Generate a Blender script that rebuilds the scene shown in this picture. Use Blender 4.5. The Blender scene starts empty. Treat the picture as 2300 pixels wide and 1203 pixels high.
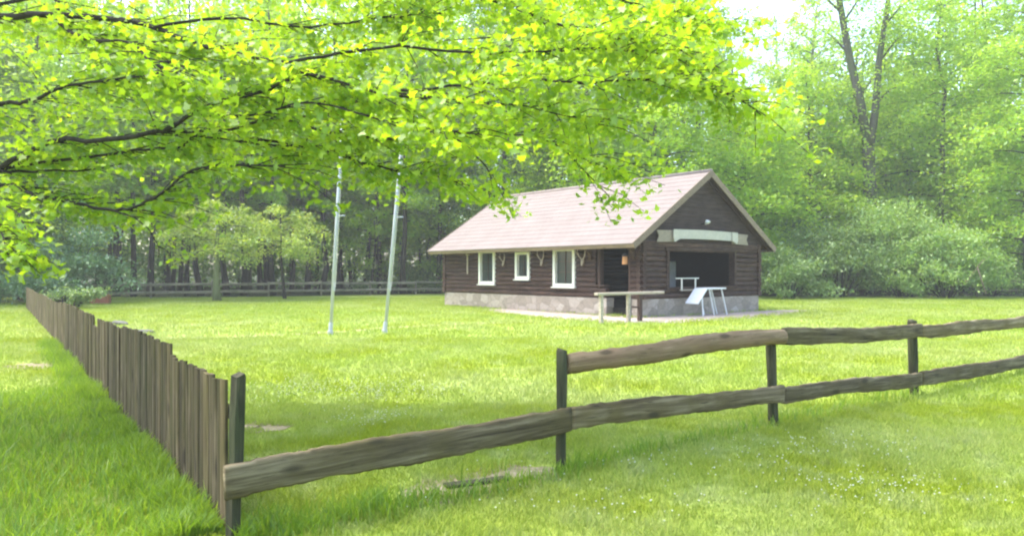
import bpy, bmesh, math, random
import numpy as np
from mathutils import Vector, Matrix
R = math.radians
S = bpy.context.scene
COL = S.collection

# ------------------------------------------------------------------ camera, light, exposure
CAM_H, F_PX, HOR = 1.6, 1673.0, 610.0
cam_d = bpy.data.cameras.new('camera')
cam = bpy.data.objects.new('camera', cam_d); COL.objects.link(cam)
cam.location = (0, 0, CAM_H); cam.rotation_euler = (R(90), 0, 0)
cam_d.sensor_width = 36; cam_d.lens = 36 * F_PX / 2300.0
cam_d.shift_y = (HOR - 601.5) / 2300.0
cam_d.clip_start = 0.1; cam_d.clip_end = 2000
S.camera = cam

SUN_ELEV, SUN_AZ = 62.0, -74.0          # azimuth measured from +Y (view direction), negative = left
w = bpy.data.worlds.new('World'); S.world = w; w.use_nodes = True
nt = w.node_tree; nt.nodes.clear()
sky = nt.nodes.new('ShaderNodeTexSky'); sky.sky_type = 'NISHITA'; sky.sun_disc = False
sky.sun_elevation = R(SUN_ELEV); sky.sun_rotation = R(SUN_AZ)
sky.air_density = 1.0; sky.dust_density = 3.0; sky.ozone_density = 1.0
bg = nt.nodes.new('ShaderNodeBackground'); bg.inputs['Strength'].default_value = 0.15
wo = nt.nodes.new('ShaderNodeOutputWorld')
nt.links.new(sky.outputs[0], bg.inputs[0]); nt.links.new(bg.outputs[0], wo.inputs[0])
sd = bpy.data.lights.new('sun', 'SUN'); sd.energy = 1.3; sd.angle = R(55); sd.color = (1, .95, .86)
sun = bpy.data.objects.new('sun', sd); COL.objects.link(sun)
_d = Vector((math.sin(R(SUN_AZ)) * math.cos(R(SUN_ELEV)), math.cos(R(SUN_AZ)) * math.cos(R(SUN_ELEV)), math.sin(R(SUN_ELEV))))
sun.rotation_euler = _d.to_track_quat('Z', 'Y').to_euler(); sun.location = (-10, 0, 30)
vs = S.view_settings; vs.view_transform = 'Standard'; vs.look = 'None'; vs.gamma = 1; vs.use_curve_mapping = False
vs.exposure = 2.38
S.cycles.use_denoising = True
S.cycles.filter_width = 2.2
S.cycles.max_bounces = 10; S.cycles.diffuse_bounces = 7; S.cycles.transmission_bounces = 8; S.cycles.transparent_max_bounces = 8
S.cycles.sample_clamp_indirect = 8

def at(px, py, Y):                       # a point seen at that place of the photo, Y metres away
    return Vector(((px - 1150) / F_PX * Y, Y, CAM_H - (py - HOR) / F_PX * Y))
def gnd(px, Y):
    return Vector(((px - 1150) / F_PX * Y, Y, 0))

# ------------------------------------------------------------------ materials
def srgb(r, g, b):
    f = lambda c: (c / 255 / 12.92) if c / 255 <= .04045 else ((c / 255 + .055) / 1.055) ** 2.4
    return (f(r), f(g), f(b), 1)
def newmat(name):
    m = bpy.data.materials.new(name); m.use_nodes = True
    n = m.node_tree; n.nodes.clear()
    return m, n, n.nodes.new('ShaderNodeOutputMaterial')
def N(n, t, **kw):
    x = n.nodes.new(t)
    for k, v in kw.items():
        if k in x.inputs: x.inputs[k].default_value = v
        else: setattr(x, k, v)
    return x
def ramp(n, src, stops):
    r = n.nodes.new('ShaderNodeValToRGB'); e = r.color_ramp.elements
    while len(e) < len(stops): e.new(0.5)
    for i, (p, c) in enumerate(stops):
        e[i].position = p; e[i].color = c if len(c) == 4 else (*c, 1)
    n.links.new(src, r.inputs[0]); return r.outputs[0]
def mix(n, fac, a, b, mode='MIX'):
    x = n.nodes.new('ShaderNodeMix'); x.data_type = 'RGBA'; x.blend_type = mode
    for sock, v in ((x.inputs[0], fac), (x.inputs[6], a), (x.inputs[7], b)):
        if isinstance(v, bpy.types.NodeSocket): n.links.new(v, sock)
        elif isinstance(v, (int, float)): sock.default_value = v
        else: sock.default_value = v if len(v) == 4 else (*v, 1)
    return x.outputs[2]
def mapping(n, kind='Object', scale=(1, 1, 1), rot=(0, 0, 0)):
    if kind == 'Position':
        src = n.nodes.new('ShaderNodeNewGeometry').outputs['Position']
    else:
        src = n.nodes.new('ShaderNodeTexCoord').outputs[kind]
    m = n.nodes.new('ShaderNodeMapping'); m.inputs['Scale'].default_value = scale; m.inputs['Rotation'].default_value = rot
    n.links.new(src, m.inputs[0]); return m.outputs[0]
def noise(n, vec, scale, detail=4, rough=.55, dist=0):
    x = n.nodes.new('ShaderNodeTexNoise'); x.inputs['Scale'].default_value = scale
    x.inputs['Detail'].default_value = detail; x.inputs['Roughness'].default_value = rough; x.inputs['Distortion'].default_value = dist
    n.links.new(vec, x.inputs['Vector']); return x.outputs['Fac']
def finish(n, out, col, rough=.8, bump=None, bstr=.3, bdist=.02, spec=.3):
    p = n.nodes.new('ShaderNodeBsdfPrincipled')
    if isinstance(col, bpy.types.NodeSocket): n.links.new(col, p.inputs['Base Color'])
    else: p.inputs['Base Color'].default_value = col if len(col) == 4 else (*col, 1)
    p.inputs['Roughness'].default_value = rough
    p.inputs['Specular IOR Level'].default_value = spec
    if bump is not None:
        b = n.nodes.new('ShaderNodeBump'); b.inputs['Strength'].default_value = bstr; b.inputs['Distance'].default_value = bdist
        n.links.new(bump, b.inputs['Height']); n.links.new(b.outputs[0], p.inputs['Normal'])
    n.links.new(p.outputs[0], out.inputs[0]); return p

def leaf_mat(name, a, b, c, trans=.45, tboost=1.35, gloss=.06):
    """leaf: colour differs leaf by leaf; part of the light goes through the blade"""
    m, n, o = newmat(name)
    g = n.nodes.new('ShaderNodeNewGeometry')
    r1 = ramp(n, g.outputs['Random Per Island'], [(0, a), (.55, b), (1, c)])
    nz = noise(n, mapping(n, 'Position', (1, 1, 1)), .55, 2)
    v = ramp(n, nz, [(.3, (.72, .78, .7)), (.7, (1.22, 1.15, 1.1))])
    col = mix(n, 1.0, r1, v, 'MULTIPLY')
    d = N(n, 'ShaderNodeBsdfDiffuse'); n.links.new(col, d.inputs[0])
    t = N(n, 'ShaderNodeBsdfTranslucent')
    tc = mix(n, 1.0, col, (tboost * 1.05, tboost, tboost * .55), 'MULTIPLY'); n.links.new(tc, t.inputs[0])
    mx = n.nodes.new('ShaderNodeMixShader'); mx.inputs[0].default_value = trans
    n.links.new(d.outputs[0], mx.inputs[1]); n.links.new(t.outputs[0], mx.inputs[2])
    gl = N(n, 'ShaderNodeBsdfGlossy', Roughness=.42); gl.inputs[0].default_value = (.8, .85, .8, 1)
    m2 = n.nodes.new('ShaderNodeMixShader'); m2.inputs[0].default_value = gloss
    n.links.new(mx.outputs[0], m2.inputs[1]); n.links.new(gl.outputs[0], m2.inputs[2])
    n.links.new(m2.outputs[0], o.inputs[0]); return m

M = {}
M['maple'] = leaf_mat('maple_leaf', (.17, .30, .016), (.235, .37, .018), (.31, .41, .020), .63, 1.8)
M['beech'] = leaf_mat('beech_leaf', (.17, .32, .03), (.26, .43, .036), (.36, .49, .046), .53, 1.7)
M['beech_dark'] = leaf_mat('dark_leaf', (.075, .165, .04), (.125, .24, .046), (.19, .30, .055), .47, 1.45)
M['beech_lime'] = leaf_mat('lime_leaf', (.20, .365, .024), (.30, .47, .03), (.40, .52, .04), .54, 1.7)
M['shrub_grey'] = leaf_mat('grey_green_leaf', (.15, .28, .06), (.22, .36, .085), (.30, .43, .13), .46, 1.45)
M['shrub_mid'] = leaf_mat('shrub_leaf', (.11, .21, .06), (.17, .28, .08), (.25, .35, .115), .45, 1.4)
M['shrub_blue'] = leaf_mat('blue_green_leaf', (.07, .165, .08), (.115, .23, .11), (.165, .29, .14), .42, 1.35)
M['young_tree'] = leaf_mat('yellow_leaf', (.17, .28, .04), (.26, .37, .055), (.36, .44, .075), .5, 1.55)

def bark_mat(name, a, b, c=None):
    m, n, o = newmat(name)
    nz = noise(n, mapping(n, 'Position', (5, 5, .8)), 3, 6, .65)
    col = ramp(n, nz, [(.3, a), (.7, b)])
    if c:
        n2 = noise(n, mapping(n, 'Position', (1, 1, .6)), 1.4, 3)
        col = mix(n, ramp(n, n2, [(.45, (0, 0, 0)), (.65, (1, 1, 1))]), col, c)
    finish(n, o, col, .9, nz, .6, .05, .15); return m
M['bark'] = bark_mat('bark', (.028, .024, .019), (.07, .062, .05), (.05, .065, .03))
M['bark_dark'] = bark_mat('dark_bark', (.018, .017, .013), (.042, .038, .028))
M['bark_fork'] = bark_mat('fork_bark', (.05, .05, .04), (.11, .11, .085), (.08, .10, .05))
M['bark_pale'] = bark_mat('pale_bark', (.1, .1, .09), (.2, .2, .18), (.12, .15, .09))
M['bark_moss'] = bark_mat('mossy_bark', (.1, .115, .05), (.17, .19, .09), (.12, .15, .05))

def wood_mat(name, axis, cols, moss=None, mossamt=.5, rough=.85, sc=1.0, vary=1.0):
    """weathered wood, grain along one axis of the object; a separate tint for each object"""
    m, n, o = newmat(name)
    s = [22 * sc, 22 * sc, 22 * sc]; s['xyz'.index(axis)] = 1.3 * sc
    tc = n.nodes.new('ShaderNodeTexCoord').outputs['Object']
    oi = n.nodes.new('ShaderNodeObjectInfo')
    addv = n.nodes.new('ShaderNodeVectorMath'); addv.operation = 'ADD'
    sc_ = n.nodes.new('ShaderNodeMath'); sc_.operation = 'MULTIPLY'; sc_.inputs[1].default_value = 37.0
    n.links.new(oi.outputs['Random'], sc_.inputs[0])
    n.links.new(tc, addv.inputs[0]); n.links.new(sc_.outputs[0], addv.inputs[1])
    mp = n.nodes.new('ShaderNodeMapping'); mp.inputs['Scale'].default_value = s
    n.links.new(addv.outputs[0], mp.inputs[0])
    g = noise(n, mp.outputs[0], 1.0, 6, .62, .6)
    col = ramp(n, g, [(.28, cols[0]), (.5, cols[1]), (.72, cols[2])])
    big = n.nodes.new('ShaderNodeTexNoise'); big.inputs['Scale'].default_value = 2.6; big.inputs['Detail'].default_value = 3
    n.links.new(addv.outputs[0], big.inputs['Vector'])
    if moss:
        col = mix(n, ramp(n, big.outputs['Fac'], [(.42, (0, 0, 0)), (.68, (mossamt,) * 3)]), col, moss)
    tint = ramp(n, oi.outputs['Random'], [(0, tuple(1 - vary * q for q in (.15, .16, .2))), (.5, (1, .98, .95)), (1, tuple(1 + vary * q for q in (.2, .15, .1)))])
    col = mix(n, 1.0, col, tint, 'MULTIPLY')
    fine = n.nodes.new('ShaderNodeTexNoise'); fine.inputs['Scale'].default_value = 3.2; fine.inputs['Detail'].default_value = 5; fine.inputs['Roughness'].default_value = .7
    n.links.new(mp.outputs[0], fine.inputs['Vector'])
    col = mix(n, ramp(n, fine.outputs['Fac'], [(.30, (.85,) * 3), (.42, (0,) * 3)]), col, tuple(c * .3 for c in cols[0]))      # cracks along the grain
    ks = [4.5, 4.5, 4.5]; ks['xyz'.index(axis)] = 1.5                                # knots: dark ovals here and there
    mk = n.nodes.new('ShaderNodeMapping'); mk.inputs['Scale'].default_value = ks; n.links.new(addv.outputs[0], mk.inputs[0])
    vk = n.nodes.new('ShaderNodeTexVoronoi'); vk.inputs['Scale'].default_value = 1.3; n.links.new(mk.outputs[0], vk.inputs['Vector'])
    col = mix(n, ramp(n, vk.outputs['Distance'], [(.09, (.8,) * 3), (.2, (0,) * 3)]), col, tuple(c * .35 for c in cols[1]))
    finish(n, o, col, rough, g, .55, .012, .2); return m
M['picket'] = wood_mat('picket_wood', 'z', [(.012, .009, .004), (.068, .055, .030), (.165, .14, .09)], (.05, .05, .014), .75, vary=2.3)
M['rail'] = wood_mat('rail_wood', 'x', [(.024, .017, .008), (.125, .102, .058), (.26, .225, .145)], (.092, .075, .028), .75)
M['rail_red'] = wood_mat('rail_wood_reddish', 'x', [(.07, .05, .025), (.17, .125, .07), (.27, .21, .14)], (.2, .125, .08), .55)
M['post'] = wood_mat('post_wood', 'z', [(.014, .015, .008), (.05, .05, .028), (.105, .102, .062)], (.035, .05, .02), .6)
M['far_rail'] = wood_mat('far_rail_wood', 'x', [(.12, .11, .08), (.2, .185, .14), (.3, .28, .21)], (.08, .09, .045), .6)
M['log'] = wood_mat('log_wood', 'x', [(.012, .006, .004), (.044, .0235, .0175), (.125, .076, .055)], (.085, .065, .05), .45, .75)
M['log_y'] = wood_mat('log_wood_side', 'y', [(.012, .006, .004), (.044, .0235, .0175), (.125, .076, .055)], (.06, .044, .036), .4, .75)
M['porch_shade'] = wood_mat('porch_shade_wood', 'x', [(.006, .005, .004), (.012, .010, .008), (.02, .017, .014)])  # near-black wood: the dimness inside the porch is painted into its colour
M['plank_dark'] = wood_mat('gable_plank', 'x', [(.010, .006, .005), (.035, .022, .018), (.075, .052, .044)], (.055, .042, .036), .5, .75)
M['board_pale'] = wood_mat('pale_board', 'x', [(.25, .22, .17), (.36, .32, .26), (.47, .43, .36)], (.3, .27, .2), .4)
M['barge'] = wood_mat('barge_board', 'x', [(.14, .105, .075), (.21, .165, .125), (.28, .23, .18)], (.17, .13, .1), .4)
M['brown_post'] = wood_mat('brown_post', 'z', [(.03, .018, .013), (.06, .038, .03), (.09, .06, .047)])
M['tan_wood'] = wood_mat('carved_tan_wood', 'z', [(.04, .024, .013), (.09, .055, .03), (.14, .09, .05)])

def plain(name, col, rough=.6, var=.12, scale=6, spec=.3, metallic=0):
    m, n, o = newmat(name)
    nz = noise(n, mapping(n, 'Object'), scale, 5, .6)
    c = Vector(col)
    cc = ramp(n, nz, [(.3, tuple(c * (1 - var))), (.7, tuple(c * (1 + var)))])
    p = finish(n, o, cc, rough, nz, .1, .01, spec); p.inputs['Metallic'].default_value = metallic; return m
M['white'] = plain('white_paint', (.64, .63, .55), .5, .07)
M['white_new'] = plain('white_plastic', (.66, .68, .68), .4, .05)
M['alu'] = plain('pole_metal', (.42, .44, .46), .35, .06, 3, .5)
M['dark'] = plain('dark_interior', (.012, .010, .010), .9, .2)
M['grey_dim'] = plain('grey_panel', (.20, .21, .22), .8, .15)
M['sign_white'] = plain('sign_paint', (.42, .40, .34), .55, .1, 9)
M['sign_tan'] = plain('sign_fold_paint', (.24, .20, .15), .6, .15, 9)
M['bone'] = plain('bone', (.40, .34, .26), .6, .2)
M['brick_red'] = plain('brick_red', (.34, .12, .06), .8, .2, 14)
M['iron'] = plain('dark_metal', (.03, .03, .03), .5, .2)
M['terracotta'] = plain('terracotta', (.42, .2, .08), .7, .15)

m, n, o = newmat('window_glass'); p = finish(n, o, (.03, .04, .035), .08, None, spec=.6); M['glass'] = m
# roof
m, n, o = newmat('roof_tiles')
v = mapping(n, 'Object')
nz = noise(n, v, 1.1, 5, .6); n2 = noise(n, v, 14, 4, .6)
br = n.nodes.new('ShaderNodeTexBrick'); n.links.new(v, br.inputs['Vector'])
br.inputs['Scale'].default_value = 1; br.inputs['Brick Width'].default_value = .33; br.inputs['Row Height'].default_value = .3
br.inputs['Mortar Size'].default_value = .012; br.inputs['Color1'].default_value = (1, 1, 1, 1); br.inputs['Color2'].default_value = (.88, .87, .87, 1)
br.inputs['Mortar'].default_value = (.66, .64, .63, 1)
c = ramp(n, nz, [(.3, (.162, .132, .12)), (.7, (.195, .163, .15))])
c = mix(n, .45, c, br.outputs[0], 'MULTIPLY')
c = mix(n, ramp(n, n2, [(.5, (0, 0, 0)), (.75, (.3, .3, .3))]), c, (.235, .22, .19))
finish(n, o, c, .75, br.outputs['Fac'], -.35, .02, .3); M['roof'] = m
# foundation stone
m, n, o = newmat('foundation_stone')
v = mapping(n, 'Object', (1, 1, 1.5))
vo = n.nodes.new('ShaderNodeTexVoronoi'); vo.feature = 'F1'; vo.inputs['Scale'].default_value = 2.1; vo.inputs['Randomness'].default_value = .8; n.links.new(v, vo.inputs['Vector'])
ve = n.nodes.new('ShaderNodeTexVoronoi'); ve.feature = 'DISTANCE_TO_EDGE'; ve.inputs['Scale'].default_value = 2.1; ve.inputs['Randomness'].default_value = .8; n.links.new(v, ve.inputs['Vector'])
sep = n.nodes.new('ShaderNodeSeparateColor'); n.links.new(vo.outputs['Color'], sep.inputs[0])
c = ramp(n, sep.outputs[0], [(0, (.23, .195, .155)), (.5, (.31, .265, .22)), (1, (.38, .335, .285))])
c = mix(n, ramp(n, ve.outputs['Distance'], [(.0, (.4,) * 3), (.06, (0,) * 3)]), c, (.17, .145, .115))
nz = noise(n, v, 9, 5); c = mix(n, .5, c, ramp(n, nz, [(.3, (.7, .7, .7)), (.7, (1.2, 1.2, 1.15))]), 'MULTIPLY')
finish(n, o, c, .9, ve.outputs['Distance'], .5, .05, .2); M['stone'] = m

def ground_col(n):
    """lawn colour by world position: broad lush, yellow and dry-pale patches"""
    pos = mapping(n, 'Position', (1, 1, 0))
    a = noise(n, pos, .16, 4, .6); b = noise(n, pos, .55, 4, .6, .4); d = noise(n, pos, 2.4, 4, .6)
    c = ramp(n, a, [(.32, (.25, .345, .04)), (.5, (.31, .385, .075)), (.68, (.375, .425, .15))])
    c = mix(n, ramp(n, b, [(.45, (0,) * 3), (.64, (.7,) * 3)]), c, (.265, .325, .008))
    c = mix(n, ramp(n, d, [(.5, (0,) * 3), (.72, (.55,) * 3)]), c, (.40, .44, .21))
    return c
m, n, o = newmat('lawn_ground')
c = ground_col(n)
pos = mapping(n, 'Position', (1, 1, 0)); f = noise(n, pos, 14, 6, .7)
c = mix(n, .8, c, ramp(n, f, [(.3, (.58, .66, .52)), (.7, (1.08, 1.1, 1.15))]), 'MULTIPLY')
finish(n, o, c, .95, f, .8, .06, .1); M['lawn'] = m
m, n, o = newmat('grass_blade')
c = ground_col(n)
g = n.nodes.new('ShaderNodeNewGeometry')
c = mix(n, 1.0, c, ramp(n, g.outputs['Random Per Island'], [(0, (.78, .88, .8)), (.6, (1.0, 1.0, 1.0)), (.93, (1.15, 1.12, 1.2)), (1, (1.3, 1.2, 1.8))]), 'MULTIPLY')
d = N(n, 'ShaderNodeBsdfDiffuse'); t = N(n, 'ShaderNodeBsdfTranslucent')
n.links.new(c, d.inputs[0]); n.links.new(c, t.inputs[0])
mx = n.nodes.new('ShaderNodeMixShader'); mx.inputs[0].default_value = .4
n.links.new(d.outputs[0], mx.inputs[1]); n.links.new(t.outputs[0], mx.inputs[2]); n.links.new(mx.outputs[0], o.inputs[0]); M['grass'] = m
M['grass_tall'] = leaf_mat('tall_grass_blade', (.10, .20, .02), (.16, .28, .026), (.23, .34, .04), .48, 1.4, .03)
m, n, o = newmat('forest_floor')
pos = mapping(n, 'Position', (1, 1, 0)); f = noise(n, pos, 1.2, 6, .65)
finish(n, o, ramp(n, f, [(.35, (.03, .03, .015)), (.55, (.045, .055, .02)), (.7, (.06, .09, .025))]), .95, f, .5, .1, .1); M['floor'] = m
m, n, o = newmat('gravel')
pos = mapping(n, 'Position', (1, 1, 1)); f = noise(n, pos, 3, 8, .7); f2 = noise(n, pos, 30, 3, .6)
c = ramp(n, f, [(.3, (.26, .215, .175)), (.7, (.40, .345, .30))]); c = mix(n, .6, c, ramp(n, f2, [(.3, (.7,) * 3), (.7, (1.2,) * 3)]), 'MULTIPLY')
finish(n, o, c, .95, f2, .5, .03, .1); M['gravel'] = m
m, n, o = newmat('worn_turf')
pos = mapping(n, 'Position', (1, 1, 1)); f = noise(n, pos, 6, 6, .7)
finish(n, o, ramp(n, f, [(.35, (.21, .24, .07)), (.55, (.33, .32, .16)), (.7, (.42, .38, .24))]), .95, f, .5, .04, .1); M['worn'] = m
m, n, o = newmat('bare_soil')
pos = mapping(n, 'Position', (1, 1, 1)); f = noise(n, pos, 9, 6, .7)
finish(n, o, ramp(n, f, [(.35, (.16, .15, .07)), (.55, (.25, .215, .14)), (.7, (.33, .285, .21))]), .95, f, .6, .04, .1); M['soil'] = m
M['blossom'] = plain('clover_blossom', (.5, .54, .42), .8, .1)

# ------------------------------------------------------------------ object helpers
def tag(o, label=None, cat=None, group=None, kind=None):
    if label: o['label'] = label
    if cat: o['category'] = cat
    if group: o['group'] = group
    if kind: o['kind'] = kind
    return o
def empty(name, loc=(0, 0, 0), rz=0, label=None, cat=None, group=None):
    o = bpy.data.objects.new(name, None); COL.objects.link(o)
    o.location = loc; o.rotation_euler = (0, 0, rz); o.empty_display_size = .3
    return tag(o, label, cat, group)
def link_mesh(name, me, mat, parent=None, loc=(0, 0, 0), rot=None):
    if mat: me.materials.append(mat)
    o = bpy.data.objects.new(name, me); COL.objects.link(o)
    o.parent = parent; o.location = loc
    if rot is not None: o.rotation_euler = rot
    return o
def copy_tree(o, parent=None):
    c = o.copy(); COL.objects.link(c); c.parent = parent
    for ch in [x for x in bpy.data.objects if x.parent == o]: copy_tree(ch, c)
    return c
class MB:
    def __init__(s): s.v = []; s.f = []
    def add(s, vs, fs):
        k = len(s.v); s.v += [tuple(x) for x in vs]; s.f += [tuple(i + k for i in f) for f in fs]; return s
    def box(s, x0, x1, y0, y1, z0, z1, ch=0.0, mat=None):
        if ch <= 0:
            vs = [(x, y, z) for z in (z0, z1) for y in (y0, y1) for x in (x0, x1)]
            fs = [(0, 2, 3, 1), (4, 5, 7, 6), (0, 1, 5, 4), (2, 6, 7, 3), (0, 4, 6, 2), (1, 3, 7, 5)]
        else:
            bm = bmesh.new(); bmesh.ops.create_cube(bm, size=1)
            for q in bm.verts:
                q.co = Vector(((x0 + x1) / 2 + q.co.x * (x1 - x0), (y0 + y1) / 2 + q.co.y * (y1 - y0), (z0 + z1) / 2 + q.co.z * (z1 - z0)))
            bmesh.ops.bevel(bm, geom=bm.edges[:], offset=ch, segments=1, affect='EDGES')
            bm.verts.index_update(); vs = [q.co.copy() for q in bm.verts]; fs = [tuple(q.index for q in f.verts) for f in bm.faces]; bm.free()
        if mat is not None: vs = [mat @ Vector(q) for q in vs]
        return s.add(vs, fs)
    def bar(s, a, b, wx, wy, ch=0.0):
        a, b = Vector(a), Vector(b); d = b - a; q = d.to_track_quat('Z', 'Y')
        return s.box(-wx / 2, wx / 2, -wy / 2, wy / 2, 0, d.length, ch, Matrix.Translation(a) @ q.to_matrix().to_4x4())
    def tube(s, pts, rad, seg=8, cap=True):
        pts = [Vector(p) for p in pts]; n_ = len(pts)
        rad = rad if hasattr(rad, '__len__') else [rad] * n_
        k = len(s.v); up = None
        for i, p in enumerate(pts):
            d = (pts[min(i + 1, n_ - 1)] - pts[max(i - 1, 0)]).normalized()
            if up is None: up = Vector((0, 0, 1)) if abs(d.z) < .9 else Vector((1, 0, 0))
            a = (up - d * up.dot(d)).normalized(); b = d.cross(a); up = a
            for j in range(seg):
                t = 2 * math.pi * j / seg
                s.v.append(tuple(p + (a * math.cos(t) + b * math.sin(t)) * rad[i]))
        for i in range(n_ - 1):
            for j in range(seg):
                j2 = (j + 1) % seg
                s.f.append((k + i * seg + j, k + i * seg + j2, k + (i + 1) * seg + j2, k + (i + 1) * seg + j))
        if cap:
            s.f.append(tuple(k + j for j in reversed(range(seg)))); s.f.append(tuple(k + (n_ - 1) * seg + j for j in range(seg)))
        return s
    def prism(s, poly, y0, y1):          # polygon in (x, z) pulled from y0 to y1
        n_ = len(poly)
        vs = [(x, y0, z) for x, z in poly] + [(x, y1, z) for x, z in poly]
        fs = [tuple(range(n_)), tuple(reversed(range(n_, 2 * n_)))] + [(i, i + n_, (i + 1) % n_ + n_, (i + 1) % n_) for i in range(n_)]
        return s.add(vs, fs)
    def mesh(s, name, smooth=False):
        me = bpy.data.meshes.new(name); me.from_pydata(s.v, [], s.f)
        bm = bmesh.new(); bm.from_mesh(me); bmesh.ops.recalc_face_normals(bm, faces=bm.faces); bm.to_mesh(me); bm.free()
        if smooth: me.polygons.foreach_set('use_smooth', [True] * len(me.polygons))
        return me
    def build(s, name, mat, parent=None, loc=(0, 0, 0), rot=None, smooth=False):
        return link_mesh(name, s.mesh(name, smooth), mat, parent, loc, rot)
def np_mesh(name, v, f):
    """mesh from numpy arrays; all faces have the same number of corners"""
    me = bpy.data.meshes.new(name); nf, k = f.shape
    me.vertices.add(len(v)); me.vertices.foreach_set('co', np.ascontiguousarray(v, np.float32).ravel())
    me.loops.add(nf * k); me.loops.foreach_set('vertex_index', np.ascontiguousarray(f, np.int32).ravel())
    me.polygons.add(nf); me.polygons.foreach_set('loop_start', np.arange(0, nf * k, k, dtype=np.int32))
    me.update(calc_edges=True); return me

# ------------------------------------------------------------------ leaves
def frames(rng, n_, tilt=.55, up=(0, 0, 1)):
    nr = np.array(up)[None, :] + rng.normal(0, tilt, (n_, 3)); nr /= np.linalg.norm(nr, axis=1)[:, None]
    t = rng.normal(0, 1, (n_, 3)); t -= nr * (t * nr).sum(1)[:, None]; t /= np.linalg.norm(t, axis=1)[:, None]
    return nr, t, np.cross(nr, t)
def leaf_mesh(name, P, size, rng, tilt=.55, shape='rhomb'):
    n_ = len(P); nr, t, b = frames(rng, n_, tilt)
    s = (size * rng.uniform(.65, 1.35, n_))[:, None]
    if shape == 'rhomb':
        outl = np.array([(-.5, 0, 0), (0, .30, .09), (.5, 0, -.05), (0, -.30, .09)])
        fs = np.array([(0, 1, 2), (0, 2, 3)])
    else:                                 # five-lobed maple leaf
        h = [(.30, -.10, .02), (.24, .14, .0), (.56, .34, .05), (.27, .44, .0), (.22, .62, .02)]
        outl = [(0, 0, 0)] + [(y - .4, x, z) for x, y, z in h] + [(.62, 0, -.06)] + [(y - .4, -x, z) for x, y, z in reversed(h)]
        outl[0] = (-.4, 0, 0); outl.append((-.1, 0, -.03)); outl = np.array(outl)
        k = len(outl) - 1; fs = np.array([(k, i, (i + 1) % k) for i in range(k)])
    k = len(outl)
    v = P[:, None, :] + s[:, :, None] * (outl[None, :, 0:1] * t[:, None, :] + outl[None, :, 1:2] * b[:, None, :] + outl[None, :, 2:3] * nr[:, None, :])
    f = (fs[None] + (np.arange(n_) * k)[:, None, None]).reshape(-1, 3)
    return np_mesh(name, v.reshape(-1, 3), f)

def limb_tree(seed, H, h0, Rr, nl, npts, flat=.10, r0=.22, top=.35, fork=None, rise=.25, droop=.25, spread=.5):
    """tapered trunk, limbs, and points where leaves sit along the sprays of each limb"""
    rng = np.random.default_rng(seed); mb = MB(); P = []
    lean = rng.normal(0, .012, 2); zs = np.linspace(0, H * .93, 9)
    wob = np.cumsum(rng.normal(0, .012 * H, (9, 2)), 0) * .6; wob[0] = 0
    tr = [Vector((lean[0] * z + wob[i, 0], lean[1] * z + wob[i, 1], z)) for i, z in enumerate(zs)]
    rad = [r0 * (1.25 if i == 0 else 1) * (1 - .88 * z / H) + .012 for i, z in enumerate(zs)]
    mb.tube(tr, rad, 9)
    def trunk_at(z):
        i = min(int(z / (H * .93) * 8), 7); f_ = z / (H * .93) * 8 - i
        return tr[i].lerp(tr[i + 1], min(max(f_, 0), 1))
    wts = []; segs = []
    for i in range(nl):
        u = (i + rng.uniform(.1, .9)) / nl; z = h0 + (H * .97 - h0) * u
        prof = (1 - (1 - top) * max(0, (u - .35) / .65) ** 1.3) * (.75 + .25 * min(1, u / .25))
        L = Rr * prof * rng.uniform(.65, 1.12); az = i * 2.399 + rng.uniform(-.5, .5)
        d = np.array([math.cos(az), math.sin(az)]); p0 = trunk_at(z); pts = []
        for k in range(6):
            q = k / 5; zz = rise * L * q * (1 + .6 * u) - droop * L * q * q * (1.2 - .6 * u)
            sid = rng.normal(0, .05) * L * q
            pts.append(Vector((p0.x + d[0] * L * q - d[1] * sid, p0.y + d[1] * L * q + d[0] * sid, p0.z + zz)))
        rr = max(.018, r0 * .36 * (1 - z / H * .7))
        mb.tube(pts, [rr * (1 - .85 * k / 5) + .004 for k in range(6)], 5)
        for k in range(int(5 + L * 2)):
            q = rng.uniform(.22, 1.0); i0 = min(int(q * 5), 4); a = pts[i0].lerp(pts[i0 + 1], q * 5 - i0)
            tw = L * spread * rng.uniform(.35, 1) * (1.15 - q * .55); az2 = az + rng.choice([-1, 1]) * rng.uniform(.3, 1.3)
            e = np.array([math.cos(az2) * tw, math.sin(az2) * tw, rng.normal(-.12, .12) * tw])
            segs.append((np.array(a), e)); wts.append(tw)
    wts = np.array(wts); cnt = rng.multinomial(npts, wts / wts.sum())
    for (a, e), c in zip(segs, cnt):
        q = rng.uniform(0, 1.1, c)[:, None]; wd = np.linalg.norm(e)
        P.append(a + e * q + rng.normal(0, 1, (c, 3)) * np.array([.2 * wd + .05, .2 * wd + .05, flat]))
    return mb, np.concatenate(P), rng
def make_tree(name, seed, loc, H, h0, Rr, nl, npts, leaf, mat, bark, label=None, cat='tree', group=None, **kw):
    tilt = kw.pop('tilt', .5); rz = kw.pop('rz', 0)
    mb, P, rng = limb_tree(seed, H, h0, Rr, nl, npts, **kw)
    t = empty(name, loc, rz, label, cat, group)
    mb.build('trunk', M[bark], t, smooth=True)
    link_mesh('crown', leaf_mesh('crown', P, leaf, rng, tilt), M[mat], t)
    return t
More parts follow.
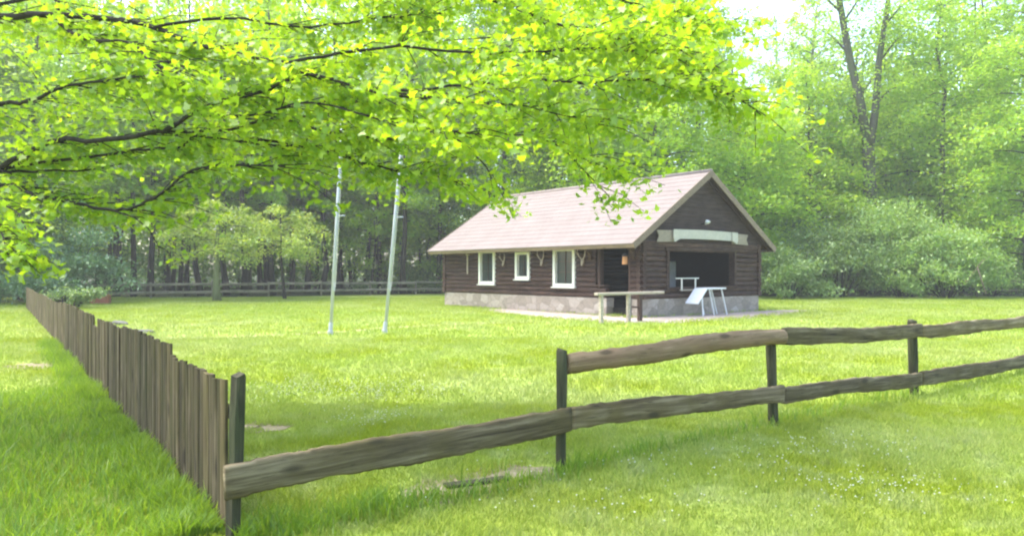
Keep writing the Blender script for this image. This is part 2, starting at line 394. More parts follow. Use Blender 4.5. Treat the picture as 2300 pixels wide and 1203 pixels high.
def make_shrub(name, seed, loc, rx, ry, h, ncl, npts, leaf, mat, label, group=None, cat='shrub', base=.1):
    rng = np.random.default_rng(seed); t = empty(name, loc, 0, label, cat, group); P = []; mb = MB()
    for i in range(ncl):
        d = rng.normal(0, 1, 3); d[2] = abs(d[2]) * 1.0; d /= np.linalg.norm(d)
        rr = rng.uniform(.55, 1.0); c = np.array([d[0] * rx * rr, d[1] * ry * rr, base * h + d[2] * h * (1 - base) * rr * .93])
        k = npts // ncl; sg = rng.uniform(.45, .95) * min(rx, h) * .24
        e = np.array([d[0], d[1], .15]) * sg * 1.6
        q = rng.uniform(-.6, .9, k)[:, None]
        p = c + e * q + rng.normal(0, 1, (k, 3)) * np.array([sg, sg, sg * .5]); P.append(p)
        if i % 2 == 0:
            a = Vector((c[0] * .15, c[1] * .15, 0)); b = Vector(c); m_ = a.lerp(b, .5) + Vector((0, 0, .12 * h))
            mb.tube([a, m_, b], [.035, .024, .008], 5)
    P = np.concatenate(P); P[:, 2] = np.abs(P[:, 2]) + .03
    mb.build('stem', M['bark'], t, smooth=True)
    link_mesh('foliage', leaf_mesh('foliage', P, leaf, rng, .75), M[mat], t)
    return t

# ------------------------------------------------------------------ ground
TH = R(39.0); GV = Vector((math.cos(TH), math.sin(TH), 0)); LV = Vector((-math.sin(TH), math.cos(TH), 0))
G0 = Vector((4.54, 26.2, 0)); W_, L_ = 7.11, 12.2
def sheet(name, poly, z, mat, kind='structure'):
    mb = MB(); mb.add([(x, y, z) for x, y in poly], [tuple(range(len(poly)))])
    return tag(mb.build(name, mat), kind=kind)
def blob(name, pts, wd, z, mat, seed=0, kind='structure'):
    """an irregular strip of ground along a line of points, its two edges ragged"""
    rng = random.Random(seed); a = []; b = []
    pts = [Vector(p) for p in pts]; fine = []
    for i in range(len(pts) - 1):
        for k in range(10): fine.append(pts[i].lerp(pts[i + 1], k / 10))
    fine.append(pts[-1])
    for i, p in enumerate(fine):
        d = (fine[min(i + 1, len(fine) - 1)] - fine[max(i - 1, 0)]).normalized(); s = Vector((-d.y, d.x, 0))
        q = i / (len(fine) - 1); env = min(1, q * 8, (1 - q) * 8) * .9 + .1
        a.append(p + s * wd / 2 * env * rng.uniform(.6, 1.3)); b.append(p - s * wd / 2 * env * rng.uniform(.6, 1.3))
    mb = MB(); k = len(a)
    mb.add([(p.x, p.y, z) for p in a + b], [(i, i + 1, k + i + 1, k + i) for i in range(k - 1)])
    return tag(mb.build(name, mat), kind=kind)
sheet('lawn', [(-400, -60), (400, -60), (400, 600), (-400, 600)], 0, M['lawn'])
BF0, BF1 = gnd(190, 42.0), gnd(1120, 56.0)
sheet('forest_floor', [(-260, 30), (-24, 36), (BF0.x, BF0.y + .7), (BF1.x, BF1.y + .7), (14, 48.5), (60, 50), (300, 50), (300, 420), (-260, 420)], .012, M['floor'])
gl = lambda x, y: G0 + GV * x + LV * y
def ragged(pts, n_, amp, seed):
    rg = random.Random(seed); out = []
    for i, p in enumerate(pts):
        q = pts[(i + 1) % len(pts)]
        for k in range(n_): out.append((p[0] + (q[0] - p[0]) * k / n_ + rg.uniform(-amp, amp), p[1] + (q[1] - p[1]) * k / n_ + rg.uniform(-amp, amp)))
    return out
APRON = [(-.9, 7.8), (-1.9, 6), (-2.5, 3), (-2.9, .5), (-2.7, -1.6), (-1.5, -2.6), (1.5, -2.7), (5, -2.3), (9.4, -1.5), (8.5, -.6), (7, .1), (.1, .1), (.1, 7.4)]
sheet('gravel_apron', [tuple(gl(x, y))[:2] for x, y in ragged(APRON, 6, .13, 3)], .008, M['gravel'])
WP = [(300, 757, 18.2), (420, 762, 17.9), (560, 760, 18.4), (740, 748, 19.6), (870, 735, 21.2), (1000, 730, 22.6), (1150, 724, 23.4), (1250, 722, 23.8)]
blob('worn_path', [gnd(q[0], q[2]) for q in WP], .36, .006, M['worn'], 5)
blob('bare_soil', [gnd(900, 5.3), gnd(1000, 5.45), gnd(1120, 5.75), gnd(1250, 6.05)], .62, .006, M['soil'], 7)
blob('bare_soil', [gnd(540, 7.7), gnd(580, 7.7), gnd(640, 7.55)], .5, .006, M['soil'], 8)
blob('bare_soil', [gnd(45, 12.9), gnd(110, 12.4)], .8, .006, M['soil'], 9)

# grass blades
WORN = []
def keep(X, Y):
    ok = np.ones(len(X), bool)
    for pts, wd in WORN:
        for a, b in zip(pts[:-1], pts[1:]):
            d = np.array([b[0] - a[0], b[1] - a[1]]); q = np.clip(((X - a[0]) * d[0] + (Y - a[1]) * d[1]) / (d @ d), 0, 1)
            ok &= np.hypot(X - a[0] - q * d[0], Y - a[1] - q * d[1]) > wd * (.8 + .35 * np.sin(X * 5.1 + Y * 3.3) * np.sin(Y * 7.7 - X * 2.1))
    return ok
WORN += [([gl(-.5, 7.2), gl(-.9, 5.5)], .8), ([gl(-1.2, 5), gl(-1.5, 2), gl(-1.5, -1.2), gl(1.5, -1.35), gl(5, -1.1)], 1.22), ([gl(5.5, -1), gl(8.2, -.9)], .75),
         ([at(*q) for q in WP], .1), ([gnd(900, 5.3), gnd(1000, 5.45), gnd(1120, 5.75), gnd(1250, 6.05)], .17), ([gnd(540, 7.7), gnd(640, 7.55)], .12), ([gnd(45, 12.9), gnd(110, 12.4)], .15)]
def blades(name, x0f, y0, y1, dens, h, wd, seed, mat, area=None, lean=.6):
    rng = np.random.default_rng(seed)
    if area is None:
        ext = 4.5; n_ = int(dens * (.76 * (y1 ** 2 - y0 ** 2) + 2 * ext * (y1 - y0)))
        Y = rng.uniform(y0, y1, n_ * 2); Y = Y[rng.uniform(0, .76 * y1 + ext, n_ * 2) < .76 * Y + ext]; X = rng.uniform(-1, 1, len(Y)) * (.76 * Y + ext)
    else: X, Y = area(rng)
    k_ = keep(X, Y); X, Y = X[k_], Y[k_]
    n_ = len(X); az = rng.uniform(0, 2 * np.pi, n_); hh = h * rng.uniform(.45, 1.35, n_) * (1 + .35 * np.sin(X * 3.1 + 1.7 * np.sin(Y * 1.3)) * np.sin(Y * 2.7 + 1.3 * np.sin(X * 1.9)) + .25 * np.sin(X * 9.3 + Y * 4) * np.sin(Y * 8.1 - X * 3))
    ln = rng.normal(0, lean, (n_, 2)) * hh[:, None]
    d = np.stack([np.cos(az), np.sin(az)], 1) * (wd * rng.uniform(.7, 1.3, n_))[:, None] / 2
    z0 = np.zeros(n_)
    b1 = np.stack([X - d[:, 0], Y - d[:, 1], z0], 1); b2 = np.stack([X + d[:, 0], Y + d[:, 1], z0], 1)
    m1 = np.stack([X + ln[:, 0] * .3 - d[:, 0] * .8, Y + ln[:, 1] * .3 - d[:, 1] * .8, hh * .55], 1)
    m2 = np.stack([X + ln[:, 0] * .3 + d[:, 0] * .8, Y + ln[:, 1] * .3 + d[:, 1] * .8, hh * .55], 1)
    tp = np.stack([X + ln[:, 0], Y + ln[:, 1], hh], 1)
    v = np.stack([b1, b2, m2, m1, tp], 1).reshape(-1, 3); k = np.arange(n_)[:, None, None] * 5
    f = (np.array([(0, 1, 2), (0, 2, 3), (3, 2, 4)])[None] + k).reshape(-1, 3)
    return np_mesh(name, v, f)
tag(link_mesh('grass', blades('grass', 0, 2.4, 9.0, 2300, .05, .007, 1, None), M['grass']), kind='stuff')
tag(link_mesh('grass', blades('grass', 0, 9.0, 18.0, 430, .06, .013, 2, None), M['grass']), kind='stuff')
tag(link_mesh('grass', blades('grass', 0, 18.0, 46.0, 130, .075, .02, 3, None), M['grass']), kind='stuff')

# ------------------------------------------------------------------ fences
A, B, Cc, D = gnd(522, 4.42), gnd(1260, 5.95), gnd(1738, 7.76), gnd(2052, 9.75)
E = D + (D - Cc).normalized() * 4.9
def rail_mesh(Ln, th, dp, seed, log=False, bend=0.0, seg=70):
    """a slab sawn from a trunk: wavy upper and lower edge, along local x"""
    rng = random.Random(seed); mb = MB(); ph = [rng.uniform(0, 6.3) for _ in range(8)]; k = 10
    for i in range(seg + 1):
        q = i / seg; x = q * Ln
        up = .045 * math.sin(2.3 * x + ph[0]) + .02 * math.sin(6.3 * x + ph[1]) + .018 * math.sin(19 * x + ph[2]) + rng.uniform(-.022, .022)
        dn = .05 * math.sin(2.1 * x + ph[3]) + .025 * math.sin(5.7 * x + ph[4]) + .018 * math.sin(16 * x + ph[5]) + rng.uniform(-.022, .022)
        zt, zb = th * (.5 + up), -th * (.5 + dn); c = bend * math.sin(math.pi * q) + .01 * math.sin(2.2 * x + ph[6])
        for j in range(k):
            t = 2 * math.pi * j / k; e = 2.2 if log else 5.0
            cs, sn = math.cos(t), math.sin(t)
            yy = math.copysign(abs(cs) ** (2 / e), cs) * dp / 2; zz = math.copysign(abs(sn) ** (2 / e), sn)
            mb.v.append((x, yy, c + (zt if zz > 0 else -zb) * zz))
    for i in range(seg):
        for j in range(k):
            j2 = (j + 1) % k; mb.f.append((i * k + j, i * k + j2, (i + 1) * k + j2, (i + 1) * k + j))
    mb.f.append(tuple(reversed(range(k)))); mb.f.append(tuple(seg * k + j for j in range(k)))
    return mb
def rail(parent, a, b, th, dp, seed, mat, log=False, bend=0.0, name='rail'):
    a, b = Vector(a), Vector(b); d = b - a
    o = rail_mesh(d.length, th, dp, seed, log, bend).build(name, M[mat], parent, a, None, True)
    o.rotation_euler = (0, -math.asin(d.z / d.length), math.atan2(d.y, d.x)); return o
def post(parent, p, h, wd, seed, lean=(0, 0), mat='post', square=False, name='post'):
    rng = random.Random(seed); mb = MB(); n_ = 8; pts = []
    zs = [-.25, 0, h * .25, h * .5, h * .75, h - .015, h]
    pts = [(lean[0] * z / h + rng.uniform(-.004, .004), lean[1] * z / h + rng.uniform(-.004, .004), z) for z in zs]
    mb.tube(pts, [wd / 2 * rng.uniform(.95, 1.06) for _ in zs[:-1]] + [wd / 2 * .96], 4 if square else 10)
    return mb.build(name, M[mat], parent, p, (0, 0, .15 if square else rng.uniform(0, 1)), not square)
FN = Vector((.61, -.79, 0))              # from the rail fence towards the camera
rf = empty('rail_fence', B, 0, 'rustic slab rail fence with dark round posts across the foreground grass', 'fence')
def RF(o):
    o.location = o.location - B; return o
for i, (p, h, wd, ln) in enumerate([(A, .99, .07, (.035, 0)), (B, .98, .088, (.012, 0)), (Cc, .985, .1, (-.05, 0)), (D, .965, .118, (-.06, 0)), (E, .95, .12, (0, 0))]):
    RF(post(rf, p, h, wd * (1.25 if i == 0 else 1), 20 + i, ln, square=i == 0))
z_ = lambda p, z, off=.085: Vector((p.x, p.y, z)) + FN * off
dr = (Cc - A).normalized()
RF(rail(rf, z_(A, .365) - dr * .07, z_(B, .425) + dr * .02, .20, .055, 31, 'rail', bend=.025))
RF(rail(rf, z_(B, .425) + dr * .025, z_(Cc, .325) + dr * .03, .175, .055, 32, 'rail', bend=.03))
RF(rail(rf, z_(Cc, .33) + dr * .035, z_(D, .215), .175, .055, 33, 'rail', bend=.0))
RF(rail(rf, z_(D, .215) + dr * .01, z_(E, .16) + dr * .05, .20, .055, 34, 'rail', bend=-.02))
RF(rail(rf, z_(B, .865, -.01) + dr * .06, z_(Cc, .935, .09) + dr * .02, .175, .13, 35, 'rail_red', True, bend=.01))
RF(rail(rf, z_(Cc, .925) + dr * .03, z_(D, .83) + dr * .0, .18, .06, 36, 'rail', bend=-.01))
RF(rail(rf, z_(D, .83) + dr * .005, z_(E, .83) + dr * .05, .18, .06, 37, 'rail', bend=-.03))

PD = Vector((-.571, .821, 0)).normalized(); PN = Vector((-PD.y, PD.x, 0))  # PN towards the left, outside
P0 = gnd(511, 4.56)
pf = empty('picket_fence', P0, math.atan2(PD.y, PD.x), 'weathered brown picket fence of close upright boards along the left of the lawn', 'fence')
rng = random.Random(5); s = 0.0; pk = 0; far = MB(); panels = [(0, 1.75, .93), (1.75, 4.5, 1.01), (4.5, 6.9, .97), (6.9, 7.4, .84), (7.4, 10.2, .97), (10.2, 13, .98), (13, 14.6, .93), (14.6, 18.4, .90), (18.4, 22, .93), (22, 27, .9), (27, 34.5, .93)]
while s < 34.4:
    ph = next(h for a, b, h in panels if a <= s < b)
    wd = rng.uniform(.085, .135); h = ph + rng.uniform(-.018, .014); z0 = rng.uniform(.0, .06); th = .024
    dx = rng.uniform(-.008, .008); tl = rng.uniform(-.016, .016)
    mb = MB()
    # rounded-edge board with a slightly uneven sawn top
    prof = [(0, -th / 2), (wd, -th / 2), (wd, th * .2), (wd * .86, th / 2), (wd * .5, th * .62), (wd * .14, th / 2), (0, th * .2)]
    ts = [h + rng.uniform(-.008, .006) for _ in range(2)]
    vs_ = [(x + sh, y, z) for (z, sh, q) in ((z0, 0, 0), (h * .5, tl * .5, 0)) for x, y in prof] + [(x + tl, y, ts[0] + (ts[1] - ts[0]) * x / wd) for x, y in prof]
    k = len(prof); fs_ = [tuple(reversed(range(k))), tuple(2 * k + j for j in range(k))] + [(r * k + j, r * k + (j + 1) % k, (r + 1) * k + (j + 1) % k, (r + 1) * k + j) for r in range(2) for j in range(k)]
    if pk < 100:
        mb.add(vs_, fs_).build('picket', M['picket'], pf, (s, dx, 0))
    else:
        far.add([(x + s, y + dx, z) for x, y, z in vs_], fs_)
    s += wd + rng.choice([.004, .006, .01, .014, .026]); pk += 1
tag(far.build('picket_run', M['picket'], pf), kind='stuff')
for zz in (.25, .72):
    MB().box(-.05, 34.4, -.07, -.022, zz - .035, zz + .035, .006).build('back_rail', M['picket'], pf)
for i in range(1, 14):
    post(pf, (i * 2.55 - .8, -.125, 0), .82, .085, 50 + i)

def far_fence(a, b, n_, hs, label, seed):
    t = empty('rail_fence', a, 0, label, 'fence'); a, b = Vector(a), Vector(b)
    rng = random.Random(seed)
    for i in range(n_ + 1):
        p = a.lerp(b, i / n_); o = post(t, p - a, 1.0 + rng.uniform(-.04, .05), .13, seed + i, mat='far_rail')
    for h in hs:
        for i in range(n_):
            p = a.lerp(b, i / n_); q = a.lerp(b, (i + 1) / n_); dd = Vector((.3, -.9, 0)) * .1
            o = rail(t, p + dd + Vector((0, 0, h + rng.uniform(-.03, .03))), q + dd + Vector((0, 0, h + rng.uniform(-.03, .03))), .17, .06, seed * 3 + i, 'far_rail')
            o.location = o.location - a
    return t
far_fence(BF0, BF1, 8, (.38, .84), 'grey two rail fence at the back of the lawn before the dark wood', 200)
far_fence(gnd(2195, 47.5), gnd(2560, 46), 3, (.45, 1.0, 1.5), 'brown rail fence at the edge of the wood beyond the right of the lawn', 300)

# ------------------------------------------------------------------ cabin (local x along the gable, y along the length)
cb = empty('log_cabin', G0, TH, 'dark brown log cabin with pale tiled roof and open porch on the lawn', 'cabin')
Z0, ZE = .63, 2.72                        # top of the stone base, top of the side walls
OE, OG = .82, .36
ZP = 5.38; ZEV = 2.55                     # ridge and eave edge
SL = (ZP - ZEV) / (W_ / 2 + OE)
def roof_z(x): return ZP - SL * abs(x - W_ / 2)
LH = .19
def log_run(mb, axis, u0, u1, c, z, h=LH, d=.22, rng=random):
    """one log of a wall: a rounded bar along x or y"""
    k = 10; r = h / 2 * 1.03; vs_ = []
    for u in (u0, u1):
        for j in range(k):
            t = 2 * math.pi * j / k; a = math.copysign(abs(math.cos(t)) ** .75, math.cos(t)) * d / 2; b = math.sin(t) * r
            vs_.append((u, c + a, z + b) if axis == 'x' else (c + a, u, z + b))
    mb.add(vs_, [tuple(range(k)), tuple(reversed(range(k, 2 * k)))] + [(j, (j + 1) % k, k + (j + 1) % k, k + j) for j in range(k)])
def log_wall(name, axis, u0, u1, c, z0, z1, holes, ext, mat, seed, gable=False):
    mb = MB(); rng = random.Random(seed); nlog = round((z1 - z0) / LH)
    for i in range(nlog):
        z = z0 + LH * (i + .5); e = ext if True else 0
        a, b = u0 - e, u1 + e
        cuts = [(a, b)]
        for (h0, h1, hz0, hz1) in holes:
            if hz0 - .03 < z < hz1 + .03:
                cuts = [(p, q) for (s0, s1) in cuts for (p, q) in ((s0, min(s1, h0)), (max(s0, h1), s1)) if q - p > .02]
        for (p, q) in cuts: log_run(mb, axis, p + rng.uniform(-.02, .02) * (p == a), q + rng.uniform(-.03, .03) * (q == b), c + rng.uniform(-.008, .008), z, rng=rng)
    return mb.build(name, M[mat], cb, smooth=False)
# stone base, with the step-down at the porch door
mb = MB()
DY0, DY1 = .5, 1.62                       # porch doorway along the side wall
mb.box(-.06, .34, -.06, DY0, -.2, Z0); mb.box(-.06, .34, DY1, L_ + .06, -.2, Z0)
mb.box(.34, W_ + .06, -.06, .34, -.2, Z0); mb.box(W_ - .34, W_ + .06, .34, L_ + .06, -.2, Z0); mb.box(.34, W_ - .34, L_ - .3, L_ + .06, -.2, Z0)
mb.build('stone_base', M['stone'], cb)
MB().box(.3, W_ - .3, .3, L_ - .3, .02, .28).build('porch_floor', M['porch_shade'], cb)
# windows in the long wall: position along the wall from the photo
def s_of(px):
    k = (px - 1150) / F_PX; return (G0.x - G0.y * k) / (math.sin(TH) + math.cos(TH) * k)
wins = []
for (pl, pr, yt, yb) in ((1081, 1117, 563, 638), (1163, 1195, 566, 627), (1248, 1297, 558, 644)):
    s1, s0 = s_of(pl), s_of(pr); dm = G0.y + math.cos(TH) * (s0 + s1) / 2
    wins.append((s0, s1, CAM_H - (yb - HOR) / F_PX * dm, CAM_H + (HOR - yt) / F_PX * dm))
SD0, SD1 = .42, 2.15
holes = [(a, b, c, d) for a, b, c, d in wins] + [(SD0, SD1, Z0 + .35, 2.5), (DY0, DY1, 0, 2.5)]
log_wall('log_wall', 'y', 0, L_, .0, Z0, ZE, holes, .16, 'log_y', 1)
GX0, GX1, GZ0, GZ1 = 1.32, 5.45, 1.06, 2.36
log_wall('log_wall', 'x', 0, W_, .0, Z0, ZE, [(GX0, GX1, GZ0, GZ1)], .16, 'log', 2)
log_wall('log_wall', 'y', 0, L_, W_, Z0, ZE, [], .16, 'log_y', 3)
log_wall('log_wall', 'x', 0, W_, L_, Z0, ZE, [], .16, 'log', 4)
log_wall('inner_wall', 'x', .12, W_ - .12, 4.9, Z0 - .3, ZE, [], 0, 'porch_shade', 5)
# gable boards: horizontal planks up to the roof
def gable(y, mat, seed):
    mb = MB(); rng = random.Random(seed); z = ZE - .02; hh = .165
    while z < ZP - .28:
        half = (ZP - .2 - (z + hh * .5)) / SL
        if half < .1: break
        dd = rng.uniform(-.004, .004)
        mb.add([(W_ / 2 - min(half + .1, W_ / 2 + .1), y - .045 + dd, z), (W_ / 2 + min(half + .1, W_ / 2 + .1), y - .045 + dd, z), (W_ / 2 + half - .06, y - .02 + dd, z + hh + .008), (W_ / 2 - half + .06, y - .02 + dd, z + hh + .008),
                (W_ / 2 - min(half + .1, W_ / 2 + .1), y + .06, z), (W_ / 2 + min(half + .1, W_ / 2 + .1), y + .06, z), (W_ / 2 + half - .06, y + .06, z + hh), (W_ / 2 - half + .06, y + .06, z + hh)],
               [(0, 1, 2, 3), (5, 4, 7, 6), (0, 4, 5, 1), (3, 2, 6, 7), (0, 3, 7, 4), (1, 5, 6, 2)])
        z += hh
    mb.build('gable_boarding', M[mat], cb)
gable(-.02, 'plank_dark', 1); gable(L_, 'plank_dark', 2)
MB().box(-.1, W_ + .1, -.13, -.075, ZE - .22, ZE - .04, .01).build('tie_beam', M['log'], cb)
# roof: two tiled slopes with thickness, ridge, barge boards, eave boards, rafters
ang = math.atan(SL); hyp = (W_ / 2 + OE) / math.cos(ang)
for sgn in (-1, 1):
    mb = MB(); rows = 15                  # tile courses: each row a shallow wedge
    for i in range(rows):
        u0, u1 = hyp * i / rows, hyp * (i + 1) / rows
        mb.add([(x, u, z) for x in (0, L_ + 2 * OG) for (u, z) in ((u0, -.01), (u1 + .01, -.01), (u1 + .01, .038), (u0, .03))],
               [(0, 1, 2, 3), (7, 6, 5, 4), (0, 4, 5, 1), (1, 5, 6, 2), (2, 6, 7, 3), (3, 7, 4, 0)])
    o = mb.build('roof', M['roof'], cb)
    # local x runs along the ridge, local y down the slope
    ex = Vector((0, 1, 0)); ey = Vector((sgn * math.cos(ang), 0, -math.sin(ang))); ez = ex.cross(ey)
    if ez.z < 0: ex = -ex; ez = ex.cross(ey)
    org = Vector((W_ / 2, -OG if ex.y > 0 else L_ + OG, ZP))
    mt = Matrix((ex, ey, ez)).transposed().to_4x4(); mt.translation = org; o.matrix_local = mt
    mb = MB(); sg = 1 if ex.y > 0 else -1
    # sheathing and rafters below
    q = 0.02
    mb = MB(); mb.box(.03, L_ + 2 * OG - .03, .05, hyp - .03, -.05, -.013)
    for i in range(15):
        x = .25 + i * (L_ + 2 * OG - .5) / 14; mb.box(x - .04, x + .04, .1, hyp - .06, -.17, -.052)
    r_ = mb.build('rafters', M['brown_post'], cb); r_.matrix_local = mt; r_.name = 'rafter_frame'
    f_ = MB().box(-.01, L_ + 2 * OG + .01, hyp - .028, hyp + .004, -.15, -.012).build('eave_board', M['barge'], cb); f_.matrix_local = mt
    for xx in (-.035, L_ + 2 * OG + .003):
        g_ = MB().box(xx, xx + .032, .0, hyp + .02, -.17, .062, .004).build('barge_board', M['barge'], cb); g_.matrix_local = mt
mb = MB(); mb.tube([(W_ / 2, -OG - .02, ZP + .0), (W_ / 2, L_ + OG + .02, ZP + .0)], .11, 10); mb.build('ridge_tile', M['roof'], cb, smooth=True)
# windows
for (a, b, c, d) in wins:
    fr = MB(); t = .13
    for (y0, y1, z0, z1) in ((a, a + t, c, d), (b - t, b, c, d), (a + t, b - t, c, c + t), (a + t, b - t, d - t * .8, d)):
        fr.box(-.17, .05, y0, y1, z0, z1, .006)
    f_ = fr.build('window', M['white'], cb)
    MB().box(-.035, -.015, a + t, b - t, c + t, d - t * .8).build('pane', M['glass'], f_)
    mb = MB(); mb.box(-.06, -.037, (a + b) / 2 - .018, (a + b) / 2 + .018, c + t, d - t * .8)
    for q in (.36, .68): mb.box(-.055, -.04, a + t, b - t, c + t + (d - c - 1.8 * t) * q - .014, c + t + (d - c - 1.8 * t) * q + .014)
    mb.build('glazing_bar', M['brown_post'], f_)
    MB().box(-.24, -.1, a - .04, b + .04, c - .045, c - .002, .006).build('sill', M['white'], f_)
# porch posts, parapet cap and the framed opening in the gable
MB().box(-.1, .1, 1.9, 2.04, Z0 + .35, 2.55, .012).build('porch_post', M['brown_post'], cb)
MB().box(-.11, .1, DY0 - .1, DY0, .1, 2.52, .012).build('porch_post', M['brown_post'], cb)
MB().box(-.15, .12, DY1, SD1 + .05, Z0 + .42, Z0 + .48, .01).build('parapet_cap', M['brown_post'], cb)
MB().box(W_ - .16, W_ - .125, .3, 4.8, Z0, ZE - .03).build('shade_panel', M['porch_shade'], cb)  # added dark sheet hiding the wall logs, paints in the porch's shade
fr = MB()
fr.box(GX0 - .07, GX0 + .07, -.15, .13, GZ0 - .02, GZ1 + .02, .01); fr.box(GX1 - .07, GX1 + .07, -.15, .13, GZ0 - .02, GZ1 + .02, .01)
fr.box(GX0 - .16, GX1 + .16, -.17, .13, GZ1 + .022, GZ1 + .13, .01); fr.box(GX0 - .1, GX1 + .1, -.19, .14, GZ0 - .1, GZ0 - .022, .01)
fr.build('opening_frame', M['log'], cb)
MB().box(.3, W_ - .3, .3, 4.8, ZE - .02, ZE + .02).build('porch_ceiling', M['porch_shade'], cb)
# carved brackets under the eave at the porch
for yy, zz in ((2.35, 2.36), (.22, 2.36)):
    b_ = MB(); b_.prism([(-.52, .28), (-.12, .28), (-.12, -.32), (-.2, -.3), (-.24, -.08), (-.36, .02), (-.52, .1)], yy - .06, yy + .06)
    b_.v = [(x, y, z + zz) for x, y, z in b_.v]; b_.build('eave_bracket', M['tan_wood'], cb)
def local(o): return o

# things fixed to or standing at the cabin ------------------------------------
def cab(x, y, z=0): q = G0 + GV * x + LV * y; return Vector((q.x, q.y, z))
# banner-shaped sign on the gable
sg = empty('banner_sign', cab(3.38, -.2, 2.95), TH, 'pale ribbon shaped wooden name sign across the cabin gable', 'sign')
mb = MB(); n_ = 16; Lh = 1.62
def ribbon(x0, x1, z0, z1, y0, th, sag=0):
    m_ = MB(); k = 12
    for i in range(k + 1):
        x = x0 + (x1 - x0) * i / k; zz = sag * (1 - (2 * i / k - 1) ** 2)
        m_.v += [(x, y0, z0 + zz), (x, y0, z1 + zz), (x, y0 + th, z1 + zz), (x, y0 + th, z0 + zz)]
    for i in range(k):
        for j in range(4): m_.f.append((i * 4 + j, i * 4 + (j + 1) % 4, i * 4 + 4 + (j + 1) % 4, i * 4 + 4 + j))
    m_.f += [(0, 1, 2, 3), (k * 4 + 3, k * 4 + 2, k * 4 + 1, k * 4)]; return m_
ribbon(-1.62, 1.62, -.15, .19, -.07, .035, .02).build('board', M['sign_white'], sg)
for s_ in (-1, 1):
    e_ = MB(); e_.prism([(s_ * 1.7, -.26), (s_ * 2.8, -.29), (s_ * 2.68, -.07), (s_ * 2.8, .13), (s_ * 1.7, .16)], -.03, .0); e_.build('ribbon_tail', M['sign_tan'], sg)
    e_ = MB(); e_.prism([(s_ * 1.6, -.15), (s_ * 1.92, -.27), (s_ * 1.98, -.1), (s_ * 1.96, .18), (s_ * 1.6, .19)], -.12, -.074); e_.build('ribbon_fold', M['sign_white'], sg)
# lamp above the sign
lm = empty('wall_lamp', cab(3.35, -.09, 3.45), TH, 'small pale wall lamp on the gable above the ribbon sign', 'lamp')
MB().tube([(0, .04, -.05), (0, -.12, -.03), (0, -.2, .06)], .02, 6).build('arm', M['iron'], lm)
m_ = MB(); m_.tube([(-.0, -.2, .09), (0, -.24, .03), (0, -.27, -.02)], [.03, .09, .11], 12); m_.build('shade', M['white_new'], lm, smooth=True)
# white rail frame in the porch opening
fr_ = empty('trestle', cab(1.85, -.32, 0), TH, 'white bar frame standing at the sill of the porch opening', 'trestle')
m_ = MB(); m_.bar((-.35, 0, 1.36), (1.0, 0, 1.36), .035, .035, .006); m_.build('top_bar', M['white'], fr_)
for xx in (0, .8):
    MB().bar((xx, 0, .9), (xx, 0, 1.338), .045, .045, .006).build('upright', M['white'], fr_)
MB().bar((-.1, 0, .93), (.9, 0, .93), .045, .05, .006).build('lower_bar', M['board_pale'], fr_)
# objects inside the porch
cu = empty('cupboard', cab(3.9, 2.2, .28), TH, 'dim grey cupboard standing inside the dark porch', 'cupboard')
MB().box(-.45, .45, -.25, .25, .0, 1.75, .01).build('case', M['grey_dim'], cu)
for s_ in (-1, 1): MB().box(-.43 if s_ < 0 else .015, -.015 if s_ < 0 else .43, -.275, -.252, .06, 1.7, .004).build('door', M['grey_dim'], cu)
nb = empty('notice_board', cab(5.9, 4.74, 1.75), TH, 'grey notice board on the inner wall of the porch', 'board')
MB().box(-.65, .65, -.05, .02, -.45, .45, .006).build('panel', M['grey_dim'], nb)
MB().box(-.7, .7, -.06, .0, .452, .5, .004).build('top_trim', M['iron'], nb)
# white folding table with one leaf hanging at a slope
tb = empty('folding_table', cab(2.86, -.75, 0), TH, 'white folding table with one leaf sloping down in front of the gable', 'table')
MB().box(-.5, .82, -.32, .32, 1.03, 1.09, .012).build('tabletop', M['white_new'], tb)
m_ = MB(); m_.bar((-.5, 0, 1.055), (-1.12, 0, .5), .84, .055, .01)
q_ = MB(); dx_ = Vector((-.74, 0, -.67)).normalized(); nx_ = Vector((-.67, 0, .74)).normalized()
c0 = Vector((-.53, 0, 1.05)); L2 = .84
q_.add([c0 + dx_ * u + Vector((0, v_, 0)) + nx_ * h_ for u in (0, L2) for v_ in (-.32, .32) for h_ in (-.028, .028)], [(0, 1, 3, 2), (4, 6, 7, 5), (0, 4, 5, 1), (2, 3, 7, 6), (0, 2, 6, 4), (1, 5, 7, 3)])
q_.build('sloping_leaf', M['white_new'], tb)
for (xa, xb, yy) in ((-.3, .05, -.26), (.55, .95, -.26), (-.3, .05, .26), (.55, .95, .26)):
    MB().bar((xa, yy, 1.03), (xb, yy, 0), .05, .05, .006).build('leg', M['white_new'], tb)
MB().bar((-.85, -.3, .72), (-.78, -.3, 0), .05, .05, .006).build('leg', M['white_new'], tb)
tb.scale = (.86, .86, .93)
# hitching rail: pale plank on posts
hr = empty('plank_rail', gnd(1350, 23.0), TH, 'pale plank rail on short posts in front of the porch doorway', 'rail')
MB().box(-.22, 2.92, -.09, .09, .87, .955, .012).build('plank', M['board_pale'], hr)
for xx, mt_ in ((0, 'board_pale'), (1.25, 'board_pale')):
    MB().box(xx - .06, xx + .06, -.055, .055, -.1, .868, .01).build('post', M[mt_], hr)
MB().box(1.72, 1.86, -.06, .06, -.1, .868, .01).build('post', M['brown_post'], hr)
MB().bar((1.79, .02, .45), (1.45, .02, .47), .06, .06, .005).build('stub', M['brown_post'], hr)
